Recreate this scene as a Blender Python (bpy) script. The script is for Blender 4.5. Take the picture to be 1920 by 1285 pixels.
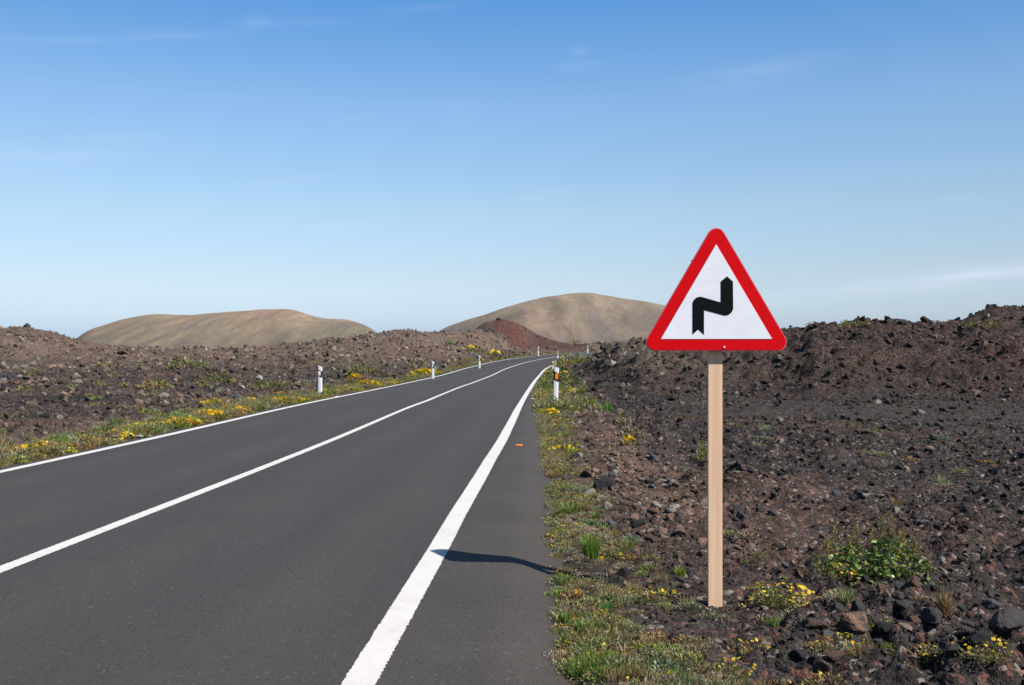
import bpy, bmesh, math, random
import numpy as np
from mathutils import Vector, Matrix, Euler

# ------------------------------------------------------------------ clearing
for o in list(bpy.data.objects):
    bpy.data.objects.remove(o, do_unlink=True)
SC = bpy.context.scene
COL = SC.collection
rng = np.random.default_rng(7)
random.seed(7)

# ------------------------------------------------------------------ camera
F, CX, HZ, CAMZ = 1866.67, 960.0, 648.0, 1.6          # photo focal length (px), centre column, horizon row, eye height
cam_d = bpy.data.cameras.new('camera'); cam = bpy.data.objects.new('camera', cam_d); COL.objects.link(cam)
cam.location = (0, 0, CAMZ); cam.rotation_euler = (math.pi/2, 0, 0)
cam_d.lens = 35; cam_d.sensor_width = 36; cam_d.shift_y = (HZ-642.5)/1920
cam_d.clip_start = 0.05; cam_d.clip_end = 30000
SC.camera = cam

# ------------------------------------------------------------------ sky and sun
SUN_AZ, SUN_EL = math.radians(122.0), math.radians(45.8)    # azimuth clockwise from +Y
W = bpy.data.worlds.new('World'); SC.world = W; W.use_nodes = True
nt = W.node_tree; nt.nodes.clear()
def wn(t, **k):
    n = nt.nodes.new(t)
    for a, b in k.items(): setattr(n, a, b)
    return n
w_out = wn('ShaderNodeOutputWorld'); w_bg = wn('ShaderNodeBackground')
sky = wn('ShaderNodeTexSky', sky_type='NISHITA', sun_disc=False)
sky.sun_elevation = SUN_EL; sky.sun_rotation = SUN_AZ
sky.altitude = 150; sky.air_density = 1.0; sky.dust_density = 0.55; sky.ozone_density = 2.2
tc = wn('ShaderNodeTexCoord'); sep = wn('ShaderNodeSeparateXYZ')
nt.links.new(tc.outputs['Generated'], sep.inputs[0])
def wmath(op, a, b=None, clamp=False):
    n = wn('ShaderNodeMath', operation=op); n.use_clamp = clamp
    for i, v in enumerate((a, b)):
        if v is None: continue
        if isinstance(v, (int, float)): n.inputs[i].default_value = v
        else: nt.links.new(v, n.inputs[i])
    return n.outputs[0]
def wmix(fac, a, b, mode='MIX'):
    n = wn('ShaderNodeMix', data_type='RGBA', blend_type=mode)
    for i, v in ((0, fac), (6, a), (7, b)):
        if isinstance(v, (int, float)): n.inputs[i].default_value = v
        elif isinstance(v, tuple): n.inputs[i].default_value = v
        else: nt.links.new(v, n.inputs[i])
    return n.outputs[2]
# clear dry air over the sea: tint by elevation only, the same all round
rmp = wn('ShaderNodeValToRGB'); er = rmp.color_ramp
TINT = [(0.0, .82, 1.03, 1.70), (.015, .84, 1.05, 1.66), (.026, .94, 1.09, 1.54), (.052, 1.11, 1.16, 1.41), (.079, 1.20, 1.20, 1.34), (.132, 1.32, 1.35, 1.36),
        (.233, 1.23, 1.44, 1.56), (.328, .74, 1.28, 1.67), (.60, .56, 1.0, 1.35), (1.0, .55, .9, 1.15)]
while len(er.elements) < len(TINT): er.elements.new(.5)
for e_, (p_, r_, g_, b_) in zip(er.elements, TINT): e_.position = p_; e_.color = (r_/2, g_/2, b_/2, 1)
nt.links.new(sep.outputs[2], rmp.inputs[0])
c0 = wmix(1.0, sky.outputs[0], rmp.outputs[0], 'MULTIPLY')
vm = wn('ShaderNodeVectorMath', operation='SCALE'); nt.links.new(c0, vm.inputs[0]); saz = wmath('SINE', wmath('ARCTAN2', sep.outputs[0], sep.outputs[1]))
nt.links.new(wmath('SUBTRACT', 2.0, wmath('MULTIPLY', wmath('MULTIPLY', saz, saz), .70)), vm.inputs['Scale'])   # a little deeper blue to the sides
c1 = vm.outputs[0]
# thin cirrus streaks: noise in azimuth and elevation
az = wmath('ARCTAN2', sep.outputs[0], sep.outputs[1])
comb = wn('ShaderNodeCombineXYZ')
nt.links.new(wmath('MULTIPLY', az, 3.2), comb.inputs[0])
nt.links.new(wmath('ADD', wmath('MULTIPLY', sep.outputs[2], 30.0), wmath('MULTIPLY', az, -1.6)), comb.inputs[1])
nz = wn('ShaderNodeTexNoise'); nz.inputs['Scale'].default_value = 1.0; nz.inputs['Detail'].default_value = 7; nz.inputs['Roughness'].default_value = 0.55
nz.inputs['Distortion'].default_value = 0.5
nt.links.new(comb.outputs[0], nz.inputs['Vector'])
cm = wn('ShaderNodeMapRange'); cm.inputs['From Min'].default_value = 0.64; cm.inputs['From Max'].default_value = 0.88
cm.inputs['To Max'].default_value = 0.22
nt.links.new(nz.outputs[0], cm.inputs['Value'])
nz2 = wn('ShaderNodeTexNoise'); nz2.inputs['Scale'].default_value = 2.6; nz2.inputs['Detail'].default_value = 6; nz2.inputs['Roughness'].default_value = 0.6
nt.links.new(comb.outputs[0], nz2.inputs['Vector'])
veil = None
for (vx, vr, wx, wr, amp) in ((70, 283, 190, 34, .20), (1700, 530, 280, 17, .42), (1910, 512, 130, 15, .36), (1410, 140, 100, 18, .15), (1010, 368, 60, 8, .16), (640, 424, 45, 7, .16), (520, 340, 80, 8, .14), (330, 66, 90, 7, .11), (150, 74, 120, 7, .10), (480, 42, 26, 14, .09), (580, 42, 90, 7, .08), (800, 14, 100, 7, .09), (860, 215, 40, 26, .08), (1085, 96, 18, 10, .10)):
    a0_ = math.atan((vx-CX)/F); z0_ = math.sin(math.atan((HZ-vr)/F*math.cos(a0_))); wa_ = wx/F; wz_ = wr/F
    dx_ = wmath('DIVIDE', wmath('SUBTRACT', az, a0_), wa_); dy_ = wmath('DIVIDE', wmath('SUBTRACT', wmath('SUBTRACT', sep.outputs[2], z0_), wmath('MULTIPLY', wmath('SUBTRACT', az, a0_), .10)), wz_)
    e_ = wmath('EXPONENT', wmath('MULTIPLY', wmath('ADD', wmath('MULTIPLY', dx_, dx_), wmath('MULTIPLY', dy_, dy_)), -1.0))
    e_ = wmath('MULTIPLY', e_, amp); veil = e_ if veil is None else wmath('ADD', veil, e_)
nm_ = wn('ShaderNodeMapRange'); nm_.inputs['From Min'].default_value = .30; nm_.inputs['From Max'].default_value = .66; nt.links.new(nz2.outputs[0], nm_.inputs['Value'])
front = wmath('GREATER_THAN', sep.outputs[1], 0.0)
veil = wmath('MULTIPLY', wmath('MULTIPLY', veil, nm_.outputs[0]), front)
cloud = wmath('ADD', cm.outputs[0], veil, True)
c2 = wmix(cloud, c1, (7.0, 7.9, 9.0, 1))
nt.links.new(c2, w_bg.inputs[0]); w_bg.inputs[1].default_value = 0.0637
nt.links.new(w_bg.outputs[0], w_out.inputs[0])

sd = bpy.data.lights.new('sun', 'SUN'); sun = bpy.data.objects.new('sun', sd); COL.objects.link(sun)
sd.energy = 5.0; sd.angle = math.radians(0.5); sd.color = (1.0, 0.945, 0.87)
to_sun = Vector((math.sin(SUN_AZ)*math.cos(SUN_EL), math.cos(SUN_AZ)*math.cos(SUN_EL), math.sin(SUN_EL)))
sun.rotation_euler = (-to_sun).to_track_quat('-Z', 'Y').to_euler(); sun.location = to_sun*60

vs = SC.view_settings
vs.view_transform = 'Standard'; vs.look = 'None'; vs.gamma = 1; vs.exposure = 0.75; vs.use_curve_mapping = False

# ------------------------------------------------------------------ helpers
ALB = .72                                   # photographed tone to surface reflectance, for this exposure
def lin(r, g, b, k=1.0):
    f = lambda c: (c/255/12.92 if c/255 <= .04045 else ((c/255+.055)/1.055)**2.4)
    k = k*ALB; return (f(r)*k, f(g)*k, f(b)*k)
def sstep(a, b, x):
    t = np.clip((x-a)/(b-a), 0, 1); return t*t*(3-2*t)

def h01(ix, iy, seed):
    ix = ix.astype(np.int64).astype(np.uint32); iy = iy.astype(np.int64).astype(np.uint32)
    h = ix*np.uint32(374761393) + iy*np.uint32(668265263) + np.uint32((seed*2246822519) & 0xffffffff)
    h = (h ^ (h >> np.uint32(13)))*np.uint32(1274126177)
    h = (h ^ (h >> np.uint32(15)))*np.uint32(2246822519)
    h = h ^ (h >> np.uint32(16))
    return h.astype(np.float32)/np.float32(4294967295)
def noise2(x, y, seed=0):
    xi = np.floor(x); yi = np.floor(y); fx = x-xi; fy = y-yi
    u = fx*fx*fx*(fx*(fx*6-15)+10); v = fy*fy*fy*(fy*(fy*6-15)+10)
    def g(ox, oy):
        a = h01(xi+ox, yi+oy, seed)*6.2831853
        return np.cos(a)*(fx-ox)+np.sin(a)*(fy-oy)
    n0 = g(0, 0)*(1-u)+g(1, 0)*u; n1 = g(0, 1)*(1-u)+g(1, 1)*u
    return (n0*(1-v)+n1*v)*1.5
def fbm(x, y, lam, octs, seed=0, gain=.5):
    s = 0; a = 1.0
    for k in range(octs):
        s = s + a*noise2(x/lam+k*17.3, y/lam-k*9.1, seed+k); lam *= .5; a *= gain
    return s
def clods(x, y, cell, seed=0):
    """random lumps: per-cell height times a rounded bump"""
    px = x/cell; py = y/cell; xi = np.floor(px); yi = np.floor(py)
    best = np.zeros_like(px)
    for ox in (-1, 0, 1):
        for oy in (-1, 0, 1):
            cx = xi+ox; cy = yi+oy
            jx = cx+h01(cx, cy, seed); jy = cy+h01(cx, cy, seed+51)
            rr = .25+.55*h01(cx, cy, seed+77)**1.6
            d2 = ((px-jx)**2+(py-jy)**2)/(rr*rr)
            best = np.maximum(best, rr*np.sqrt(np.clip(1-d2, 0, 1)))
    return best

def hermite(xs, ys):
    xs = np.array(xs, float); ys = np.array(ys, float)
    m = np.gradient(ys, xs)
    def f(x):
        x = np.asarray(x, float); i = np.clip(np.searchsorted(xs, x)-1, 0, len(xs)-2)
        h = xs[i+1]-xs[i]; t = np.clip((x-xs[i])/h, 0, 1)
        return ((1+2*t)*(1-t)**2)*ys[i]+t*(1-t)**2*h*m[i]+t*t*(3-2*t)*ys[i+1]+t*t*(t-1)*h*m[i+1]
    return f

def link(name, me, mat=None, parent=None, loc=None, rot=None, scl=None):
    o = bpy.data.objects.new(name, me); COL.objects.link(o)
    if mat is not None and me is not None and not me.materials: me.materials.append(mat)
    if parent is not None: o.parent = parent
    if loc is not None: o.location = loc
    if rot is not None: o.rotation_euler = rot
    if scl is not None: o.scale = scl
    return o
def tag(o, label=None, cat=None, group=None, kind=None):
    for k, v in (('label', label), ('category', cat), ('group', group), ('kind', kind)):
        if v: o[k] = v
    return o
def empty(name, loc, rz=0):
    o = bpy.data.objects.new(name, None); COL.objects.link(o); o.empty_display_size = .1
    o.location = loc; o.rotation_euler = (0, 0, rz); return o
def mesh_np(name, V, Q, col=None, smooth=False, uv=None):
    """V (n,3), Q (m,k) with k = 3 or 4"""
    V = np.asarray(V, np.float32); Q = np.asarray(Q, np.int32)
    me = bpy.data.meshes.new(name); m, k = Q.shape
    me.vertices.add(len(V)); me.vertices.foreach_set('co', V.ravel())
    me.loops.add(m*k); me.loops.foreach_set('vertex_index', Q.ravel())
    me.polygons.add(m); me.polygons.foreach_set('loop_start', np.arange(0, m*k, k, dtype=np.int32))
    if smooth: me.polygons.foreach_set('use_smooth', np.ones(m, bool))
    else: me.polygons.foreach_set('use_smooth', np.zeros(m, bool))
    me.update(calc_edges=True)
    if col is not None:
        a = me.attributes.new('col', 'FLOAT_COLOR', 'POINT')
        c = np.ones((len(V), 4), np.float32); c[:, :3] = col; a.data.foreach_set('color', c.ravel())
    if uv is not None:
        a = me.attributes.new('st', 'FLOAT_VECTOR', 'POINT')
        c = np.zeros((len(V), 3), np.float32); c[:, :2] = uv; a.data.foreach_set('vector', c.ravel())
    return me
def bm_mesh(name, bm):
    me = bpy.data.meshes.new(name); bm.to_mesh(me); bm.free(); return me

class NM:
    """small material builder"""
    def __init__(s, name):
        s.m = bpy.data.materials.new(name); s.m.use_nodes = True; s.t = s.m.node_tree
        s.p = s.t.nodes['Principled BSDF']; s.out = s.t.nodes['Material Output']
        s.p.inputs['Specular IOR Level'].default_value = .25; s.p.inputs['Roughness'].default_value = .9
    def n(s, t, **k):
        x = s.t.nodes.new(t)
        for a, b in k.items(): setattr(x, a, b)
        return x
    def l(s, a, b): s.t.links.new(a, b)
    def set(s, sock, v):
        if isinstance(v, (int, float)): sock.default_value = v
        elif isinstance(v, tuple): sock.default_value = v if len(v) == len(sock.default_value) else (*v, 1)
        else: s.l(v, sock)
    def pos(s):
        g = s.n('ShaderNodeNewGeometry'); return g.outputs['Position']
    def obj(s):
        return s.n('ShaderNodeTexCoord').outputs['Object']
    def scale(s, v, k):
        m = s.n('ShaderNodeMapping'); s.l(v, m.inputs[0]); m.inputs['Scale'].default_value = k if isinstance(k, tuple) else (k, k, k); return m.outputs[0]
    def noise(s, v, sc, det=4, ro=.55, dist=0):
        x = s.n('ShaderNodeTexNoise'); s.l(v, x.inputs['Vector']); x.inputs['Scale'].default_value = sc
        x.inputs['Detail'].default_value = det; x.inputs['Roughness'].default_value = ro; x.inputs['Distortion'].default_value = dist
        return x.outputs[0]
    def vor(s, v, sc, feature='F1'):
        x = s.n('ShaderNodeTexVoronoi', feature=feature); s.l(v, x.inputs['Vector']); x.inputs['Scale'].default_value = sc; return x
    def mr(s, v, a, b, c=0., d=1., smooth=False):
        x = s.n('ShaderNodeMapRange'); s.l(v, x.inputs[0])
        if smooth: x.interpolation_type = 'SMOOTHSTEP'
        for i, q in zip((1, 2, 3, 4), (a, b, c, d)): x.inputs[i].default_value = q
        return x.outputs[0]
    def math(s, op, a, b=0.):
        x = s.n('ShaderNodeMath', operation=op); s.set(x.inputs[0], a); s.set(x.inputs[1], b); return x.outputs[0]
    def mix(s, f, a, b, mode='MIX'):
        x = s.n('ShaderNodeMix', data_type='RGBA', blend_type=mode)
        s.set(x.inputs[0], f); s.set(x.inputs[6], a); s.set(x.inputs[7], b); return x.outputs[2]
    def attr(s, name, inst=False):
        x = s.n('ShaderNodeAttribute'); x.attribute_name = name
        if inst: x.attribute_type = 'INSTANCER'
        return x
    def grey(s, f):
        x = s.n('ShaderNodeCombineColor')
        for i in range(3): s.l(f, x.inputs[i])
        return x.outputs[0]
    def bump(s, h, dist, st=1.0):
        x = s.n('ShaderNodeBump'); x.inputs['Strength'].default_value = st; x.inputs['Distance'].default_value = dist
        s.l(h, x.inputs['Height']); s.l(x.outputs[0], s.p.inputs['Normal'])
    def base(s, v): s.set(s.p.inputs['Base Color'], v)

# ------------------------------------------------------------------ road line
ROAD = [(-60, -8.0), (-40, -6.6), (-10, -4.66), (0, -4.03), (7.1, -3.60), (12.5, -3.27), (15.5, -3.11), (27.3, -2.68), (37.3, -2.34), (50, -1.86),
        (61.8, -1.30), (77.5, -.22), (92, 1.95), (105, 4.86), (118, 8.3), (130, 12.3), (141, 17.5), (150, 24), (157, 33), (161, 45), (163, 60), (164, 90)]
PROF = [(-60, 0), (16, 0), (27.3, -.035), (37.3, -.13), (50, -.235), (61.8, -.28), (77.5, -.13), (92, .18), (105, .42), (125, .66), (150, .72), (200, .6)]
_ry = np.array([p[0] for p in ROAD], float); _rx = np.array([p[1] for p in ROAD], float)
_s = np.concatenate([[0], np.cumsum(np.hypot(np.diff(_rx), np.diff(_ry)))])
_fx, _fy = hermite(_s, _rx), hermite(_s, _ry)
RS = np.arange(0, _s[-1], .5); RX, RY = _fx(RS), _fy(RS)
profz = hermite([p[0] for p in PROF], [p[1] for p in PROF])
RZ = np.where(RX > 13, .70, profz(RY))
_tx, _ty = np.gradient(RX, RS), np.gradient(RY, RS); _l = np.hypot(_tx, _ty); RTX, RTY = _tx/_l, _ty/_l
S0 = float(np.interp(0, RY[:int(200)], RS[:int(200)]))                   # arc length abreast of the camera
HALF_L = 3.16                                                 # centre line to edge lines
def half_r(s): return np.interp(s-S0, [0, 4.7, 7.9, 9.6, 14.1, 19, 27, 40, 60], [3.09, 3.03, 2.985, 2.945, 2.885, 2.87, 2.90, 2.95, 3.0])
def sh_right(s): return np.interp(s-S0, [0, 5, 9, 14, 23, 35, 60], [1.08, 1.0, .92, .83, .61, .48, .42])
SH_L = .46

def road_frame(x, y):
    """signed lateral offset t (right positive), arc length s, road height"""
    x = np.asarray(x, np.float32); y = np.asarray(y, np.float32); sh = x.shape
    x = x.ravel(); y = y.ravel(); n = len(x); idx = np.zeros(n, np.int32)
    ax, ay = RX[::4].astype(np.float32), RY[::4].astype(np.float32)
    for a in range(0, n, 60000):
        b = min(n, a+60000)
        d = (x[a:b, None]-ax)**2+(y[a:b, None]-ay)**2
        idx[a:b] = np.argmin(d, 1)*4
    for _ in range(2):
        al = (x-RX[idx])*RTX[idx]+(y-RY[idx])*RTY[idx]
        idx = np.clip(idx+np.round(al/.5).astype(np.int32), 0, len(RS)-1)
    al = np.clip((x-RX[idx])*RTX[idx]+(y-RY[idx])*RTY[idx], -.5, .5)
    s = RS[idx]+al
    cx = np.interp(s, RS, RX); cy = np.interp(s, RS, RY); tx = np.interp(s, RS, RTX); ty = np.interp(s, RS, RTY)
    t = (x-cx)*ty-(y-cy)*tx
    dist = np.hypot(x-cx, y-cy)
    t = np.where(dist > np.abs(t)+.5, np.sign(t+1e-6)*dist, t)
    return t.reshape(sh), s.reshape(sh), np.interp(s, RS, RZ).reshape(sh)

# ------------------------------------------------------------------ terrain height
def ridge(px, d, ctrl, wf, wb, base, pw=1.0):
    c = np.array(ctrl, float)
    row = np.interp(px, c[:, 0], c[:, 1]); D = np.interp(px, c[:, 0], c[:, 2])
    zc = CAMZ+(HZ-row)*D/F
    wfv = np.interp(px, *wf) if isinstance(wf, tuple) else wf
    s = np.where(d < D, (D-d)/wfv, (d-D)/wb); s = np.clip(1-s, 0, 1)
    prof = (s*s*(3-2*s))**pw
    return base+np.maximum(zc-base, 0)*prof
L2 = [(-900, 600, 100), (-300, 600, 105), (-100, 612, 102), (0, 620, 100), (50, 617, 100), (100, 627, 104), (150, 641, 108), (200, 653, 112), (330, 658, 118), (400, 658, 122),
      (480, 656, 126), (540, 647, 125), (600, 641, 122), (650, 636, 120), (700, 629, 120), (760, 623, 122), (820, 627, 128), (870, 622, 136), (900, 620, 140), (930, 630, 146), (985, 670, 150), (1100, 690, 150)]
L3 = [(800, 660, 172), (860, 640, 170), (885, 622, 168), (910, 606, 166), (935, 600, 165), (960, 603, 165), (985, 614, 166), (1010, 630, 168), (1040, 640, 170), (1070, 646, 172), (1110, 645, 176), (1180, 640, 180), (1400, 640, 180), (1600, 660, 180)]
R1 = [(1062, 690, 76), (1082, 668, 75), (1105, 657, 74), (1140, 652, 72), (1180, 650, 70), (1215, 646, 68), (1300, 644, 66), (1400, 637, 64), (1480, 628, 62), (1530, 621, 60), (1580, 617, 60),
      (1640, 612, 60), (1700, 614, 60), (1780, 618, 60), (1900, 616, 58), (2300, 600, 55), (3200, 600, 50)]
R2 = [(1700, 660, 95), (1760, 628, 95), (1790, 612, 95), (1830, 592, 95), (1865, 579, 95), (1900, 578, 95), (1960, 584, 95), (2200, 590, 95), (2800, 600, 95)]
def terrain(x, y, detail=True, full=False):
    x = np.asarray(x, float); y = np.asarray(y, float)
    r = np.hypot(x, y)
    t, s, rz = road_frame(x, y)
    yy = np.maximum(y, .5)
    px = np.where(y > .5, CX+F*x/yy, np.where(x > 0, 6000, -6000)); px = np.clip(px, -6000, 8000)
    d = np.where(y > .5, y, .5)
    right = t > 0
    edge = np.where(right, half_r(s)+sh_right(s), HALF_L+SH_L)
    q = np.abs(t)-edge                                                   # distance outside the asphalt
    # plain
    zr = np.interp(q, [0, .15, .95, 1.6, 3.0, 6, 14], [-.078, -.052, -.11, -.18, -.33, -.43, -.55])
    zr = np.where(q > 1.2, zr+.10*np.exp(-((px-1690)/150)**2-((d-7.9)/.8)**2), zr)     # low hump before the bush
    zl = np.interp(q, [0, .2, 1.2, 3, 8, 25, 60], [-.04, -.008, -.06, -.16, -.30, -.35, -.2])
    z = rz*np.exp(-np.clip(q, 0, 99)/40)+np.where(right, zr, zl)
    big = sstep(1.2, 9, q)
    z = z+big*(.24*noise2(x/13, y/13, 3)+.14*noise2(x/5.5+3, y/5.5, 4))
    # lava mounds, laid out by their crest lines
    zl2 = ridge(px, d, L2, 25, 45, z, .9); zl3 = ridge(px, d, L3, 26, 60, z, .9)
    zr1 = ridge(px, d, R1, ([1062, 1200, 1400, 1900], [8, 17, 19, 17]), 40, z, .62); zr2 = ridge(px, d, R2, 28, 60, z)
    off = sstep(.6, 5.0, q)
    m = np.maximum(np.maximum(zl2, zl3), np.maximum(zr1, zr2))
    lift = (m-z)*off
    onm = np.clip(lift/1.0, 0, 1)
    z = z+lift
    far = sstep(190, 420, r); z = z*(1-far)+(-6.0)*far
    out = dict(t=t, s=s, q=q, px=px, d=d, onm=onm, red=np.clip((zl3-np.maximum(zl2, zr1))/1.2, 0, 1)*(px < 1105)*(d > 120), right=right, r=r)
    if detail:
        lod = lambda lam: sstep(.9, 2.2, lam/np.maximum(r*.0052, .012))
        rough = sstep(.15, 2.0, q); rf = .35+.65*sstep(-.25, .35, noise2(x/4.2, y/4.2, 9))
        rf = np.maximum(rf, onm*.9); redm = np.clip(out['red'], 0, 1); rf = rf*(1-.6*redm)
        smooth_patch = np.exp(-((px-1500)/75)**2-((d-9.9)/1.1)**2)*right                  # bare grey sand behind the bush
        rocky = np.exp(-((px-1750)/200)**2-((d-6.4)/1.1)**2)*right
        rough = rough*(1-.9*smooth_patch); rf = np.maximum(rf, rocky)
        flat_ = right*np.exp(-((d-34)/7.5)**2)*(1-onm)*sstep(1180, 1350, px); rough = rough*(1-.75*flat_)
        heap = right*np.exp(-((d-11.6)/1.1)**2)*sstep(1330, 1430, px)*(.4+.6*sstep(-.3, .3, noise2(x/1.6, y/1.6, 91))); rf = np.maximum(rf, heap)
        z = z+.10*heap
        dz = onm*(1-.65*redm)*(.38*noise2(x/3.4, y/3.4, 11)+.42*(np.abs(noise2(x/2.1, y/2.1, 12))-.2)+.25*(np.abs(noise2(x/.95, y/.95, 13))-.2)*lod(.95))
        dz = dz+rough*rf*(.075*noise2(x/1.8, y/1.8, 21)*lod(1.8)+.05*noise2(x/.7, y/.7, 22)*lod(.7)+.03*noise2(x/.27, y/.27, 23)*lod(.27))
        dz = dz+rough*rf*(.42+.9*onm)*clods(x, y, .95, 31)*.42*lod(.6)
        dz = dz+rough*rf*clods(x+5, y-3, .34, 32)*.24*lod(.25)
        dz = dz+(.2*sstep(.0, .4, q)+.8*rough)*clods(x-2, y+7, .13, 33)*.09*lod(.1)
        dz = dz+sstep(-.05, .25, q)*(.012*noise2(x/.11, y/.11, 24)*lod(.11)+.006*noise2(x/.045, y/.045, 25)*lod(.045))
        dz = dz+sstep(.05, .6, q)*(1-rough)*.03*noise2(x/.5, y/.5, 26)
        z = z+dz*(1-far)
    wp = np.exp(-((x-1.325)**2+(y-6.42)**2)/.30**2); z = z*(1-wp)+(-.108+.3*(z+.108)*0)*wp+wp*.012*noise2(x/.06, y/.06, 90)
    inside = q < 0
    # under the asphalt the soil stays below it; the rim crumbles a little
    ins = np.clip(-q/.25, 0, 1)
    z = np.where(q < -.09, rz-.10-.03*ins, z)
    if full: return z, out
    return z

def ground_at(px, row, dmin=3.0, dmax=260.0):
    """where the view ray of a photo pixel meets the ground"""
    d = np.exp(np.linspace(math.log(dmin), math.log(dmax), 900))
    x = (px-CX)/F*d; zray = CAMZ+(HZ-row)/F*d
    zt = terrain(x, d); hit = np.where(zt >= zray)[0]
    i = int(hit[0]) if len(hit) else int(np.argmin(np.abs(zt-zray)+d*.001))
    return Vector((float(x[i]), float(d[i]), float(zt[i])))
def zat(x, y): return float(terrain(np.array([x]), np.array([y]))[0])

# ------------------------------------------------------------------ ground sheet
def ground_colour(x, y, o):
    n1 = fbm(x, y, 7.0, 4, 41); n2 = fbm(x, y, 1.3, 3, 45); n3 = fbm(x+9, y, 2.6, 3, 48)
    n4 = noise2(x/.35, y/.35, 60)
    q, px, d, onm, right = o['q'], o['px'], o['d'], o['onm'], o['right']
    C = lambda *a: np.array(lin(*a))
    def mixc(c, w, e): return c+(np.asarray(e)-c)*np.clip(w, 0, 1)[..., None]
    k = .69
    c = np.broadcast_to(C(76, 70, 69, k), x.shape+(3,)).copy()            # dark cinder
    c = mixc(c, .8*sstep(.1, .6, n1), C(96, 80, 73, k))
    c = mixc(c, .55*sstep(.1, .55, n3), C(66, 62, 63, k))
    # right of the road: rust gravel around the sign, pinkish bank below the verge
    rust = np.exp(-((px-1430)/210)**2-((d-9.0)/2.6)**2)*right
    c = mixc(c, .75*rust+.35*rust*n2, C(102, 84, 77, k))
    bank = right*np.exp(-((q-1.0)/.75)**2)*sstep(8, 12, d)*(1-sstep(45, 60, d))
    c = mixc(c, .8*bank*(.7+.6*n2), C(152, 126, 112, k))
    c = mixc(c, .7*right*np.exp(-((d-34)/7.5)**2)*(1-onm)*sstep(1180, 1350, px), C(88, 80, 77, k))
    # left of the road: browner
    left = ~right
    c = mixc(c, left*.75*sstep(-.4, .5, n1), C(116, 102, 94, k))
    c = mixc(c, left*.6*np.exp(-((d-17)/6)**2)*sstep(-.4, .3, n2), C(116, 92, 80, k))
    # mounds: lichen-grey brown at left, dark brown at right, rusty foot
    c = mixc(c, onm*left*.9, C(146, 130, 117, k))
    c = mixc(c, onm*left*.6*sstep(.0, .5, n1+.4*n2), C(134, 106, 93, k))
    c = mixc(c, onm*left*.5*sstep(.1, .6, n3), C(104, 93, 88, k))
    c = mixc(c, onm*right*.85, C(84, 71, 66, k))
    c = mixc(c, onm*right*.75*np.exp(-((px-1220)/180)**2), C(134, 121, 109, k))
    c = mixc(c, onm*right*sstep(1400, 1500, px)*.8*np.exp(-((o['d']-44)/5)**2)*sstep(-.3, .3, n1+n2*.4), C(104, 72, 66, k))
    c = mixc(c, o['red']*.9, C(112, 98, 90, k))
    c = mixc(c, o['red']*.9*sstep(915, 940, px+14*n2)*(1-.7*sstep(970, 1010, px+14*n2)), C(118, 74, 66, k))
    c = mixc(c, o['red']*.8*sstep(985, 1010, px+10*n2), C(88, 66, 62, k))
    # soil of the verge
    ver = np.exp(-np.clip(q, 0, 9)/.45)
    c = mixc(c, .8*ver, C(104, 92, 76, k))
    c = c*np.array([1.0, .985, .955])*(1+.22*n4[..., None]+.14*n2[..., None])
    c = np.clip(c, .008, 1)
    return c
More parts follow.
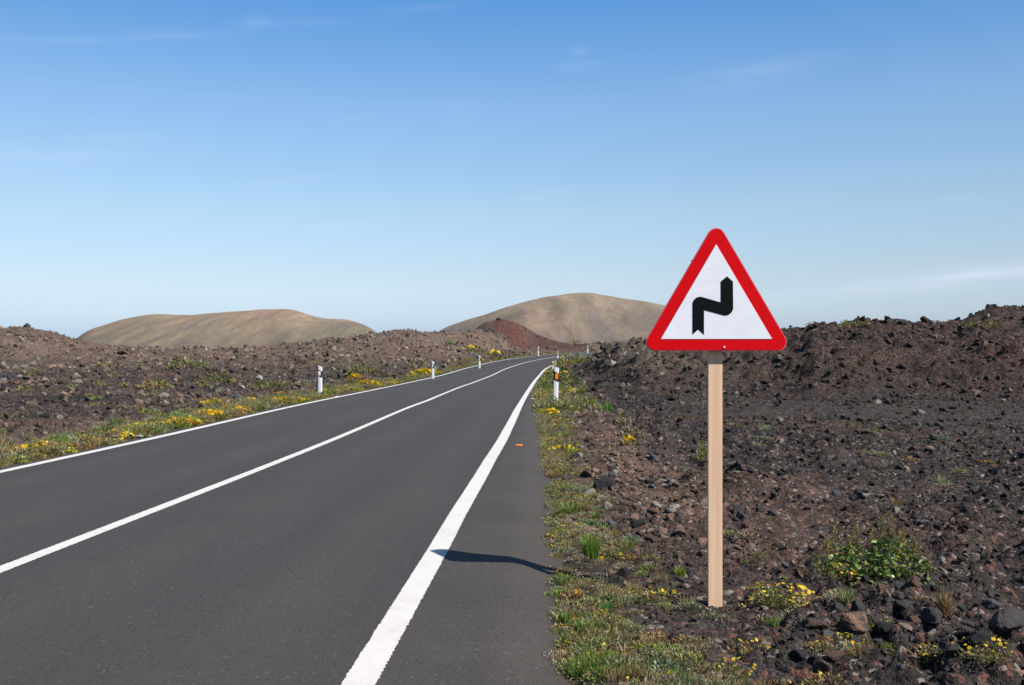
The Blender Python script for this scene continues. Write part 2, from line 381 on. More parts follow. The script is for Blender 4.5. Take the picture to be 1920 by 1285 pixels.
def build_ground():
    fine = np.radians(np.arange(-33.0, 33.01, .108))
    mid = np.radians(np.arange(33.5, 62, .6)); coarse = np.radians(np.arange(65, 181, 5.0))
    az = np.concatenate([-coarse[::-1], -mid[::-1], fine, mid, coarse])
    rr = np.concatenate([np.linspace(.25, 1.9, 8), np.exp(np.arange(math.log(2.1), math.log(250), .0051)), np.exp(np.arange(math.log(255), math.log(9000), .07))])
    A, R = np.meshgrid(az, rr); x = R*np.sin(A); y = R*np.cos(A)
    z, o = terrain(x, y, True, True)
    c = ground_colour(x, y, o)
    nr, na = x.shape
    V = np.stack([x, y, z], -1).reshape(-1, 3)
    i = np.arange(nr*na).reshape(nr, na)
    Q = np.stack([i[:-1, :-1], i[:-1, 1:], i[1:, 1:], i[1:, :-1]], -1).reshape(-1, 4)[:, ::-1]
    me = mesh_np('ground', V, Q, c.reshape(-1, 3), smooth=True)
    m = NM('lava ground'); p = m.pos(); a = m.attr('col')
    v1 = m.vor(p, 26); v2 = m.vor(p, 75); v3 = m.vor(p, 7.5)
    def cellgrey(v, lo, hi):
        s_ = m.n('ShaderNodeSeparateColor'); m.l(v.outputs['Color'], s_.inputs[0]); return m.mr(s_.outputs[0], 0, 1, lo, hi)
    g = m.math('MULTIPLY', cellgrey(v1, .62, 1.36), cellgrey(v2, .66, 1.34)); g = m.math('MULTIPLY', g, cellgrey(v3, .78, 1.22))
    c1 = m.mix(1.0, a.outputs['Color'], m.grey(g), 'MULTIPLY')
    # scattered pale and rust grains
    sp = m.n('ShaderNodeSeparateColor'); m.l(v1.outputs['Color'], sp.inputs[0])
    c2 = m.mix(m.mr(sp.outputs[1], .93, .95, 0, .55), c1, lin(168, 156, 144))
    c3 = m.mix(m.mr(sp.outputs[2], .90, .92, 0, .5), c2, lin(138, 92, 76))
    m.base(c3)
    hgt = m.math('ADD', m.math('MULTIPLY', v1.outputs['Distance'], -1.0), m.math('MULTIPLY', v2.outputs['Distance'], -.5))
    hgt = m.math('ADD', hgt, m.math('MULTIPLY', m.noise(p, 40, 5, .65), .9))
    v4 = m.vor(p, 2.6); far_h = m.math('ADD', m.math('MULTIPLY', v4.outputs['Distance'], -8.), m.math('MULTIPLY', m.noise(p, 3.2, 6, .7), 14.))
    cd = m.n('ShaderNodeVectorMath', operation='LENGTH'); m.l(p, cd.inputs[0])
    hgt = m.math('ADD', hgt, m.math('MULTIPLY', far_h, m.mr(cd.outputs['Value'], 14, 45)))
    m.bump(hgt, .024, 1.0); m.p.inputs['Roughness'].default_value = .95; m.p.inputs['Specular IOR Level'].default_value = .15
    tag(link('ground', me, m.m), kind='structure', label='dark cinder and lava field on both sides of the road')
build_ground()

# ------------------------------------------------------------------ road sheet and painted lines
def strip(name, tfun_l, tfun_r, s_vals, ncols, lift, mat, parent=None, jitter=0.0, seed=0):
    n = len(s_vals); cx = np.interp(s_vals, RS, RX); cy = np.interp(s_vals, RS, RY); cz = np.interp(s_vals, RS, RZ)
    tx = np.interp(s_vals, RS, RTX); ty = np.interp(s_vals, RS, RTY); L = np.hypot(tx, ty); tx, ty = tx/L, ty/L
    tl, tr = tfun_l(s_vals), tfun_r(s_vals)
    w = np.linspace(0, 1, ncols)
    if name == 'road': w = np.concatenate([np.linspace(0, .93, ncols-9), np.linspace(.94, 1, 9)])
    T = tl[:, None]*(1-w)+tr[:, None]*w
    if jitter:
        g = np.random.default_rng(seed)
        T[:, 0] += g.normal(0, jitter, n); T[:, -1] += g.normal(0, jitter, n)
    X = cx[:, None]+T*ty[:, None]; Y = cy[:, None]-T*tx[:, None]; Z = np.repeat(cz[:, None]+lift, ncols, 1)
    if name == 'road': Z = Z-.07*sstep(.42, 0, tr[:, None]-T)-.03*sstep(.3, 0, T-tl[:, None])
    V = np.stack([X, Y, Z], -1).reshape(-1, 3); i = np.arange(n*ncols).reshape(n, ncols)
    Q = np.stack([i[:-1, :-1], i[:-1, 1:], i[1:, 1:], i[1:, :-1]], -1).reshape(-1, 4)
    uv = np.stack([T, np.repeat((s_vals-S0)[:, None], ncols, 1)], -1).reshape(-1, 2)
    me = mesh_np(name, V, Q, smooth=True, uv=uv)
    return link(name, me, mat, parent)
def asphalt():
    m = NM('asphalt'); p = m.pos(); a = m.attr('st'); sx = m.n('ShaderNodeSeparateXYZ'); m.l(a.outputs['Vector'], sx.inputs[0]); t = sx.outputs[0]
    big = m.noise(m.scale(a.outputs['Vector'], (1.6, .16, 1)), 1.0, 4, .6)
    blot = m.noise(p, .9, 5, .6)
    c = m.mix(m.mr(big, .3, .7), lin(84, 79, 77, .58), lin(93, 88, 85, .58))
    # wheel paths polished a touch lighter, right shoulder older and browner
    def band(t0, w): return m.mr(m.math('ABSOLUTE', m.math('SUBTRACT', t, t0)), w, 0., 0., 1., True)
    for t0 in (-2.35, -.85, .85, 2.3): c = m.mix(m.math('MULTIPLY', band(t0, .55), m.mr(blot, .3, .7, .1, .7)), c, lin(99, 94, 89, .60))
    c = m.mix(m.mr(t, 3.02, 3.06, 0, .75), c, m.mix(m.mr(blot, .35, .65), lin(87, 81, 76, .62), lin(99, 92, 85, .62)))
    c = m.mix(m.mr(t, 3.45, 3.9, 0, .4), c, lin(98, 87, 81, .62))
    c = m.mix(m.mr(t, -3.12, -3.2, 0, .6), c, lin(92, 90, 84, .7))
    v = m.vor(p, 150); s_ = m.n('ShaderNodeSeparateColor'); m.l(v.outputs['Color'], s_.inputs[0])
    v2 = m.vor(p, 85); s2 = m.n('ShaderNodeSeparateColor'); m.l(v2.outputs['Color'], s2.inputs[0])
    g = m.math('MULTIPLY', m.mr(s_.outputs[0], 0, 1, .74, 1.26), m.mr(s2.outputs[0], 0, 1, .90, 1.10))
    c = m.mix(1.0, c, m.grey(g), 'MULTIPLY')
    c = m.mix(m.mr(s2.outputs[1], .991, .995, 0, .35), c, lin(146, 140, 132))
    c = m.mix(m.mr(s2.outputs[2], .965, .975, 0, .6), c, lin(40, 38, 40))
    m.base(c); m.p.inputs['Roughness'].default_value = .82; m.p.inputs['Specular IOR Level'].default_value = .3
    m.bump(m.math('ADD', m.math('MULTIPLY', v.outputs['Distance'], -1.), m.math('MULTIPLY', m.noise(p, 90, 3, .6), .6)), .006, .7)
    return m.m
def paint():
    m = NM('road paint'); p = m.pos()
    d = m.noise(p, 22, 6, .7); d2 = m.noise(p, 160, 2, .6)
    dd_ = m.noise(p, 2.2, 5, .65)
    c = m.mix(m.math('ADD', m.mr(d, .45, .75, 0, .26), m.mr(dd_, .5, .75, 0, .3)), lin(230, 226, 220, .9), lin(184, 178, 170, .9))
    c = m.mix(m.mr(d2, .66, .74, 0, .35), c, lin(120, 116, 114))
    m.base(c); m.p.inputs['Roughness'].default_value = .7; m.bump(d2, .003, .5); return m.m
M_ASPH, M_PAINT = asphalt(), paint()
s_road = np.concatenate([np.arange(.5, S0+2, 1.0), S0+2+np.cumsum(np.repeat([.05, .1, .25, .5], [260, 170, 160, 260]))]); s_road = s_road[s_road < RS[-1]]
_g = np.random.default_rng(5)
_jr = np.interp(s_road, np.arange(0, 400, .35), _g.normal(0, .022, 1143))
_jl = np.interp(s_road, np.arange(0, 400, .35), _g.normal(0, .022, 1143))
road = strip('road', lambda s: -(HALF_L+SH_L+0*s)+_jl, lambda s: half_r(s)+sh_right(s)+_jr, s_road, 25, 0.0, M_ASPH)
tag(road, kind='structure', label='two-lane dark asphalt road bending right into the distance')
s_line = np.concatenate([np.arange(.5, S0+2, .5), S0+2+np.cumsum(np.repeat([.012, .03, .08, .25, .5], [700, 400, 400, 200, 200]))]); s_line = s_line[s_line < RS[-1]-1]
def wob(seed, amp, lam=6):
    g = np.random.default_rng(seed); k = np.arange(0, 400, lam); return lambda s: np.interp(s, k, g.normal(0, amp, len(k)))
for nm, t0, hw, sd_ in (('edge_line', half_r, .083, 1), ('center_line', 0., .062, 2), ('edge_line', -HALF_L, .075, 3)):
    w_ = wob(sd_, .006); t0f = t0 if callable(t0) else (lambda s, v_=t0: v_+0*s)
    kink = (lambda s: .05*np.exp(-((s-S0-30)/3.)**2)-.05*np.exp(-((s-S0-42)/5)**2)) if nm == 'center_line' else (lambda s: 0*s)
    strip(nm, lambda s: t0f(s)-hw+w_(s)+kink(s), lambda s: t0f(s)+hw+w_(s)+kink(s), s_line, 3, .004, M_PAINT, road, .0026, sd_+20)

# ------------------------------------------------------------------ far hills
def hill(name, label, ctrl, D, wf, wb, z0, c_lo, c_hi, c_pink, seed):
    c = np.array(ctrl, float); f = hermite(c[:, 0], c[:, 1])
    pxs = np.linspace(c[0, 0], c[-1, 0], 260); ys = np.concatenate([np.linspace(D-wf, D, 110), np.linspace(D, D+wb, 40)[1:]])
    P, Y = np.meshgrid(pxs, ys); X = (P-CX)/F*Y
    zc = CAMZ+(HZ-f(P))*D/F
    s = np.where(Y < D, (D-Y)/wf, (Y-D)/wb); pr = np.cos(np.clip(s, 0, 1)*math.pi/2)**1.25
    Z = z0+np.maximum(zc-z0, 0)*pr
    gul = noise2(X/55+.5*noise2(X/90, Y/160, seed+3), Y/420, seed)+.5*noise2(X/21, Y/230, seed+1)
    Z = Z+gul*.052*np.maximum(zc-z0, 0)*np.sin(np.clip(1-s, 0, 1)*math.pi)*1.1+fbm(X, Y, 60, 3, seed+5)*1.2*pr*(1-pr)*4*.6
    V = np.stack([X, Y, Z], -1).reshape(-1, 3); n, k = X.shape; i = np.arange(n*k).reshape(n, k)
    Q = np.stack([i[:-1, :-1], i[:-1, 1:], i[1:, 1:], i[1:, :-1]], -1).reshape(-1, 4)
    hgt = np.clip((Z-z0)/max((zc-z0).max(), 1), 0, 1); n1 = fbm(X, Y*.5, 140, 4, seed+8); n2 = noise2(X/30, Y/260, seed+9)
    w = np.clip(hgt*1.35-.1+.45*n1, 0, 1)[..., None]
    col = np.array(c_lo)*(1-w)+np.array(c_hi)*w
    w2 = (np.clip(sstep(.05, .6, n1+.6*n2), 0, 1)*.6*sstep(.15, .6, hgt))[..., None]; col = col*(1-w2)+np.array(c_pink)*w2
    w3 = (sstep(.15, .6, -n2+.3*n1)*.65*(1-hgt*.8))[..., None]; col = col*(1-w3)+np.array(lin(92, 86, 90, 1.0))*w3
    me = mesh_np(name, V, Q, col.reshape(-1, 3), smooth=True)
    m = NM(name+' soil'); a = m.attr('col'); p = m.pos()
    g = m.math('MULTIPLY', m.mr(m.noise(m.scale(p, (1, .10, 1)), .06, 6, .65), .25, .75, .82, 1.18), m.mr(m.noise(m.scale(p, (1, .12, 1)), .3, 3, .6), .25, .75, .88, 1.12))
    vs_ = m.vor(m.scale(p, (1, .18, 1)), .22); ss_ = m.n('ShaderNodeSeparateColor'); m.l(vs_.outputs['Color'], ss_.inputs[0])
    g = m.math('MULTIPLY', g, m.mr(ss_.outputs[0], 0, 1, .90, 1.07)); g = m.math('MULTIPLY', g, m.mr(m.math('ABSOLUTE', m.math('SUBTRACT', m.noise(m.scale(p, (1, .05, .25)), .035, 3, .5), .5)), 0, .035, .91, 1.0))
    m.base(m.mix(1., a.outputs['Color'], m.grey(g), 'MULTIPLY')); m.bump(m.noise(m.scale(p, (1, .1, 1)), .1, 4, .6), 1.6, .5)
    return tag(link(name, me, m.m), kind='structure', label=label)
hill('hill', 'long flat-topped brown hill far off at left', [(90, 690), (120, 660), (150, 630), (200, 609), (240, 598), (290, 590), (330, 591), (370, 591), (440, 585), (500, 581.5), (555, 583.5), (580, 592), (605, 598), (660, 602), (690, 613), (720, 634), (770, 672)],
     1600, 520, 600, -12, lin(112, 107, 88, .9), lin(148, 129, 107, .9), lin(154, 126, 109, .9), 200)
hill('hill', 'rounded tan hill far off behind the red mound', [(740, 700), (790, 648), (830, 618), (870, 602), (910, 590), (950, 577), (985, 567), (1020, 559.5), (1060, 553), (1090, 551), (1125, 553.5), (1170, 560.5), (1215, 567), (1250, 575), (1330, 601), (1400, 630), (1480, 680)],
     1150, 420, 500, -10, lin(108, 98, 92, .9), lin(148, 132, 109, .9), lin(160, 137, 117, .9), 300)

# ------------------------------------------------------------------ simple materials
def plain(name, c, rough=.6, spec=.4, var=.08, sc=30, bump=0.):
    m = NM(name); p = m.obj(); g = m.mr(m.noise(p, sc, 4, .6), .3, .7, 1-var, 1+var)
    m.base(m.mix(1., c, m.grey(g), 'MULTIPLY')); m.p.inputs['Roughness'].default_value = rough; m.p.inputs['Specular IOR Level'].default_value = spec
    if bump: m.bump(m.noise(p, sc*3, 3, .6), bump, .4)
    return m.m
M_RED = plain('red sheeting', lin(226, 0, 14, 1.05), .6, .1, .07, 9)
M_RIM = plain('pale red rim', lin(232, 92, 96), .45, .4, .06, 40)
M_BLK = plain('black film', lin(8, 9, 11), .6, .12, .1, 20)
M_GALV = plain('galvanised steel', lin(120, 122, 124), .5, .5, .15, 40)
def white_sheet():
    m = NM('white sheeting'); p = m.obj(); sx = m.n('ShaderNodeSeparateXYZ'); m.l(p, sx.inputs[0])
    w = m.noise(m.scale(p, (.6, .6, 60)), 1.0, 2, .5); d = m.noise(p, 9, 5, .6)
    g = m.math('MULTIPLY', m.mr(w, .3, .7, .955, 1.02), m.mr(d, .3, .75, 1.03, .91))
    m.base(m.mix(1., lin(243, 245, 249, 1.14), m.grey(g), 'MULTIPLY')); m.p.inputs['Roughness'].default_value = .45; return m.m
M_WHITE = white_sheet()
def timber():
    m = NM('pine timber'); p = m.obj()
    gr = m.noise(m.scale(p, (26, 26, .55)), 1.0, 4, .6, .4); gr2 = m.noise(m.scale(p, (110, 110, 1.6)), 1.0, 3, .6); bl = m.noise(m.scale(p, (5, 5, .9)), 1., 3, .5)
    c = m.mix(m.mr(gr, .32, .68), lin(250, 214, 180, 1.05), lin(234, 187, 150, 1.05))
    c = m.mix(m.mr(gr2, .56, .72, 0, .4), c, lin(198, 150, 118))
    c = m.mix(m.mr(bl, .45, .75, 0, .4), c, lin(250, 226, 200, .95))
    m.base(c); m.p.inputs['Roughness'].default_value = .75; m.bump(gr2, .002, .5); return m.m
M_WOOD = timber()

# ------------------------------------------------------------------ warning sign
def box_bm(x0, x1, y0, y1, z0, z1, bev=0.0):
    bm = bmesh.new(); bmesh.ops.create_cube(bm, size=1)
    for v in bm.verts: v.co = Vector(((x0+x1)/2+v.co.x*(x1-x0), (y0+y1)/2+v.co.y*(y1-y0), (z0+z1)/2+v.co.z*(z1-z0)))
    if bev: bmesh.ops.bevel(bm, geom=bm.edges[:], offset=bev, segments=2, affect='EDGES', profile=.6)
    return bm
def prism_bm(pts, y0, y1, bev=0.0):
    """polygon in x,z extruded from y0 (front) to y1"""
    bm = bmesh.new(); a = [bm.verts.new((x, y0, z)) for x, z in pts]; f = bm.faces.new(a)
    r = bmesh.ops.extrude_face_region(bm, geom=[f]); vs_ = [g for g in r['geom'] if isinstance(g, bmesh.types.BMVert)]
    for v in vs_: v.co.y = y1
    bmesh.ops.recalc_face_normals(bm, faces=bm.faces[:])
    return bm
def round_tri(a, r, zc, n=10):
    """rounded equilateral triangle: core side a, rounding r, bottom of the core at zc"""
    h = a*math.sqrt(3)/2; c = [(-a/2, zc, 150), (a/2, zc, 270), (0, zc+h, 30)]
    pts = []
    for (x, z, a0) in c:
        for k in range(n+1):
            th = math.radians(a0+120*k/n); pts.append((x+r*math.cos(th), z+r*math.sin(th)))
    return pts
SD = 6.46; SPX = F/SD                                  # depth of the sign from its size; pixels per metre there
sx0 = (1342.8-CX)/SPX
zg = zat(sx0, SD+.06)
sign = empty('warning_sign', (sx0, SD, zg-.02), math.radians(-3.5))
tag(sign, 'red and white triangular double bend warning sign on a pale timber post', 'road sign')
def sz(row): return CAMZ+(HZ-row)/SPX-(zg-.02)
def sxp(px): return (px-1342.8)/SPX
z_core = sz(658.2)+.058
link('panel', bm_mesh('panel', prism_bm(round_tri(.786, .058, z_core), -.004, .022)), M_RIM, sign)
link('red_border', bm_mesh('red_border', prism_bm(round_tri(.786, .0515, z_core), -.0065, -.0045)), M_RED, sign)
link('white_face', bm_mesh('white_face', prism_bm([(sxp(1239.8), sz(635.8)), (sxp(1445.8), sz(635.8)), (sxp(1342.6), sz(458.5))], -.0085, -.0068)), M_WHITE, sign)
def zz(u, v): return (sxp(1180+u*.2413), sz(410+v*.2413))
arc = lambda cx, cy, r, a0, a1, n=10: [(cx+r*math.cos(math.radians(a0+(a1-a0)*k/n)), cy+r*math.sin(math.radians(a0+(a1-a0)*k/n))) for k in range(n+1)]
sym = [(491, 902), (491, 668)]+arc(550, 667, 59, 180, 284)[1:]+[(708, 652), (708, 490), (757, 450), (802, 491), (804, 690)]+arc(742, 692, 62, 0, 104)[1:]+[(580, 712), (580, 902), (536, 862)]
bm = prism_bm([zz(*p) for p in sym], -.0102, -.0088); bmesh.ops.triangulate(bm, faces=[f for f in bm.faces if len(f.verts) > 4])
link('double_bend_symbol', bm_mesh('double_bend_symbol', bm), M_BLK, sign)
link('post', bm_mesh('post', box_bm(-.0455, .0455, .037, .085, -.45, sz(448), .003)), M_WOOD, sign)
for zb in (sz(628), sz(500)):
    link('bracket', bm_mesh('bracket', box_bm(-.075, .075, .0225, .0365, zb-.02, zb+.02, .002)), M_GALV, sign)
def disc_bm(r, y0, y1, x=0, z=0, n=14): return prism_bm([(x+r*math.cos(6.2832*k/n), z+r*math.sin(6.2832*k/n)) for k in range(n)], y0, y1)
link('bolt', bm_mesh('bolt', disc_bm(.006, -.012, -.0068, sxp(1357.5), sz(651))), M_WHITE, sign)
link('bolt', bm_mesh('bolt', disc_bm(.007, -.004, .03, sxp(1299), sz(488.5))), M_GALV, sign)

# ------------------------------------------------------------------ delineator posts
M_DWH = plain('white plastic', lin(238, 238, 238, .92), .5, .35, .05, 14)
M_DBK = plain('black band', lin(30, 32, 36), .6, .3, .1, 20)
M_ORG = plain('orange reflector', lin(255, 142, 24), .3, .5, .12, 60)
M_WRF = plain('white reflector', lin(236, 238, 240), .3, .5, .06, 60)
def dpost_mesh(h, w, dth, seg=10):
    """flattened rounded tube with a slanted top"""
    bm = bmesh.new(); ring = [(w/2*math.copysign(abs(math.cos(a))**.6, math.cos(a)), dth/2*math.copysign(abs(math.sin(a))**.8, math.sin(a))) for a in [2*math.pi*k/(seg*2) for k in range(seg*2)]]
    lo = [bm.verts.new((x, y, -.25)) for x, y in ring]; hi = [bm.verts.new((x, y, h-.055*(x/w+.5))) for x, y in ring]
    n = len(ring)
    for k in range(n): bm.faces.new((lo[k], lo[(k+1) % n], hi[(k+1) % n], hi[k]))
    bm.faces.new(hi); bm.faces.new(lo[::-1]); return bm_mesh('delineator_body', bm)
def band_mesh(h0, h1, w, dth, slope, seg=10):
    bm = bmesh.new(); g = .004
    ring = [((w/2+g)*math.copysign(abs(math.cos(a))**.6, math.cos(a)), (dth/2+g)*math.copysign(abs(math.sin(a))**.8, math.sin(a))) for a in [2*math.pi*k/(seg*2) for k in range(seg*2)]]
    lo = [bm.verts.new((x, y, h0-slope*(x/w+.5))) for x, y in ring]; hi = [bm.verts.new((x, y, h1-slope*(x/w+.5))) for x, y in ring]; n = len(ring)
    for k in range(n): bm.faces.new((lo[k], lo[(k+1) % n], hi[(k+1) % n], hi[k]))
    bm.faces.new(hi); bm.faces.new(lo[::-1]); return bm_mesh('black_band', bm)
DH, DW = .92, .15
me_body = dpost_mesh(DH, DW, .085); me_band = band_mesh(DH-.31, DH-.115, DW, .085, .055)
me_refl = bm_mesh('reflector', box_bm(-.045, .03, -.060, -.044, DH-.30, DH-.17, .004))
me_refl2 = bm_mesh('reflector', box_bm(-.028, .05, -.060, -.044, DH-.30, DH-.17, .004))
DEL = [(600, 735.5, 1, 50, 'white roadside marker post with black band, nearest on the left verge'),
       (811.5, 701, 1, 30, 'white roadside marker post on the left verge among thick yellow flowers, second nearest'),
       (899, 682, 1, 22, 'small white roadside marker post on the left verge, third from the camera'),
       (1009.5, 664, 1, 15.5, 'tiny white marker post at the foot of the red mound'),
       (1102, 660.5, 1, 13.5, 'farthest white marker post, on the outside of the bend'),
       (1041, 742, 0, 60, 'white roadside marker post with orange reflector, nearest on the right verge'),
       (1036.5, 701, 0, 24, 'white marker post with orange reflector just behind the nearest right-hand one'),
       (1045.5, 685, 0, 17, 'slim white marker post on the right verge where the road bends away')]
for px, row, isl, hpx, lab in DEL:
    d = F*.90/hpx; x = (px-CX)/F*d; z = zat(x, d)
    o = empty('marker_post', (x, d, z+.0), random.uniform(-.08, .08)); tag(o, lab, 'marker post', 'marker posts along the road')
    if row == 742: o.rotation_euler = (0, .03, 0)
    b = link('body', me_body, M_DWH, o); link('black_band', me_band, M_DBK, o)
    me = me_refl if isl else me_refl2
    if not isl and hpx > 20: me = me.copy(); me.materials.clear()
    link('reflector', me, M_WRF if isl else M_ORG, o)
    k = (CAMZ+(HZ-(row-hpx))/F*d-z)/DH                 # let the top reach the photographed row
    o.scale = (1, 1, min(max(k, .75), 1.25))
print('delineators done')

# ------------------------------------------------------------------ road studs
def stud_mesh():
    bm = box_bm(-.055, .055, -.045, .045, 0, .022)
    for v in bm.verts:
        if v.co.z > .01: v.co.x *= .82; v.co.y *= .55
    bmesh.ops.bevel(bm, geom=bm.edges[:], offset=.003, segments=1, affect='EDGES'); return bm_mesh('stud_body', bm)
me_stud = stud_mesh(); me_lens = bm_mesh('lens', box_bm(-.042, .042, -.047, -.034, .003, .017, .001))
for t_s, px, row, mat, lab in ((-1, 261, 818.5, M_WRF, 'white reflective road stud beside the left edge line, nearest'), (-1, 631, 743.5, M_WRF, 'white reflective road stud on the left edge past the marker post'),
                               (1, 973, 836, M_ORG, 'orange reflective road stud on the right shoulder'), (1, 999, 747.5, M_WRF, 'pale worn road stud on the right shoulder near the marker post')):
    d = F*(CAMZ-.0)/(row-HZ); d = F*(CAMZ-float(profz(d)))/(row-HZ); x = (px-CX)/F*d; z = float(profz(d))
    o = empty('road_stud', (x, d, z+.001), -.06); tag(o, lab, 'road stud', 'road studs')
    mb_ = me_stud.copy(); mb_.materials.clear(); link('body', mb_, mat, o); me = me_lens.copy(); link('lens', me, mat, o)
    o.scale = (1.1, 1.1, .9)

# ------------------------------------------------------------------ stones
def rock_mesh(seed, npts=18, sub=0, flat=.7, rough=.06):
    g = np.random.default_rng(seed); P = g.normal(size=(npts, 3)); P /= np.linalg.norm(P, axis=1)[:, None]; P *= g.uniform(.78, 1.1, (npts, 1))
    P *= np.array([1, g.uniform(.7, .95), flat*g.uniform(.8, 1.15)])
    bm = bmesh.new()
    for p in P: bm.verts.new(p)
    r = bmesh.ops.convex_hull(bm, input=bm.verts[:])
    bmesh.ops.delete(bm, geom=list({e for e in r['geom_interior'] if isinstance(e, bmesh.types.BMVert)}), context='VERTS')
    if sub:
        bmesh.ops.bevel(bm, geom=bm.edges[:], offset=.06, segments=1, affect='EDGES')
        bmesh.ops.triangulate(bm, faces=bm.faces[:])
        for _ in range(sub): bmesh.ops.subdivide_edges(bm, edges=[e for e in bm.edges if e.calc_length() > .16], cuts=1, use_grid_fill=True)
        bmesh.ops.triangulate(bm, faces=bm.faces[:])
        co = np.array([v.co[:] for v in bm.verts]); nn = fbm(co[:, 0]+seed, co[:, 1]+co[:, 2]*1.7, .45, 3, seed, .6); n2_ = fbm(co[:, 2]+seed, co[:, 0]-co[:, 1]*1.3, .3, 3, seed+9, .6)
        for v, a, b in zip(bm.verts, nn, n2_): v.co *= 1+rough*(float(a)+float(b))
    bmesh.ops.recalc_face_normals(bm, faces=bm.faces[:])
    return bm_mesh('stone', bm)
def stone_mat(name, c, c2, amt=.5, inst=False):
    m = NM(name); p = m.obj()
    big = m.noise(p, 1.6, 4, .6); fine = m.noise(p, 9, 6, .7); v = m.vor(p, 14)
    if inst:
        base = m.attr('col', True).outputs['Color']; cc = base
    else:
        cc = m.mix(m.mr(big, .42, .62, 0, amt), c, c2)
    g = m.math('MULTIPLY', m.mr(fine, .25, .75, .62, 1.38), m.mr(v.outputs['Distance'], 0, .6, .8, 1.12))
    cc = m.mix(1., cc, m.grey(g), 'MULTIPLY'); m.base(cc)
    m.p.inputs['Roughness'].default_value = .9; m.p.inputs['Specular IOR Level'].default_value = .25
    m.bump(m.math('ADD', m.math('MULTIPLY', fine, 1.), m.math('MULTIPLY', v.outputs['Distance'], .6)), .10, .7); return m.m
K = .78
PAL = {'black': ((58, 56, 58), (74, 70, 70)), 'dark grey': ((84, 80, 80), (104, 98, 96)), 'blue-grey': ((104, 107, 110), (126, 126, 124)), 'brown': ((112, 90, 80), (92, 76, 72)),
       'rust': ((128, 98, 86), (110, 86, 78)), 'pinkish': ((176, 142, 126), (150, 116, 104)), 'tan': ((186, 162, 138), (150, 128, 112)), 'pale': ((192, 186, 174), (156, 148, 138)), 'two-tone': ((88, 84, 82), (176, 136, 108))}
SM = {k: stone_mat(k+' stone', lin(*a, K), lin(*b, K), .9 if k == 'two-tone' else .6) for k, (a, b) in PAL.items()}
BIG = [rock_mesh(100+i, 15+i % 7, 2, .62+.05*(i % 4), .05) for i in range(9)]
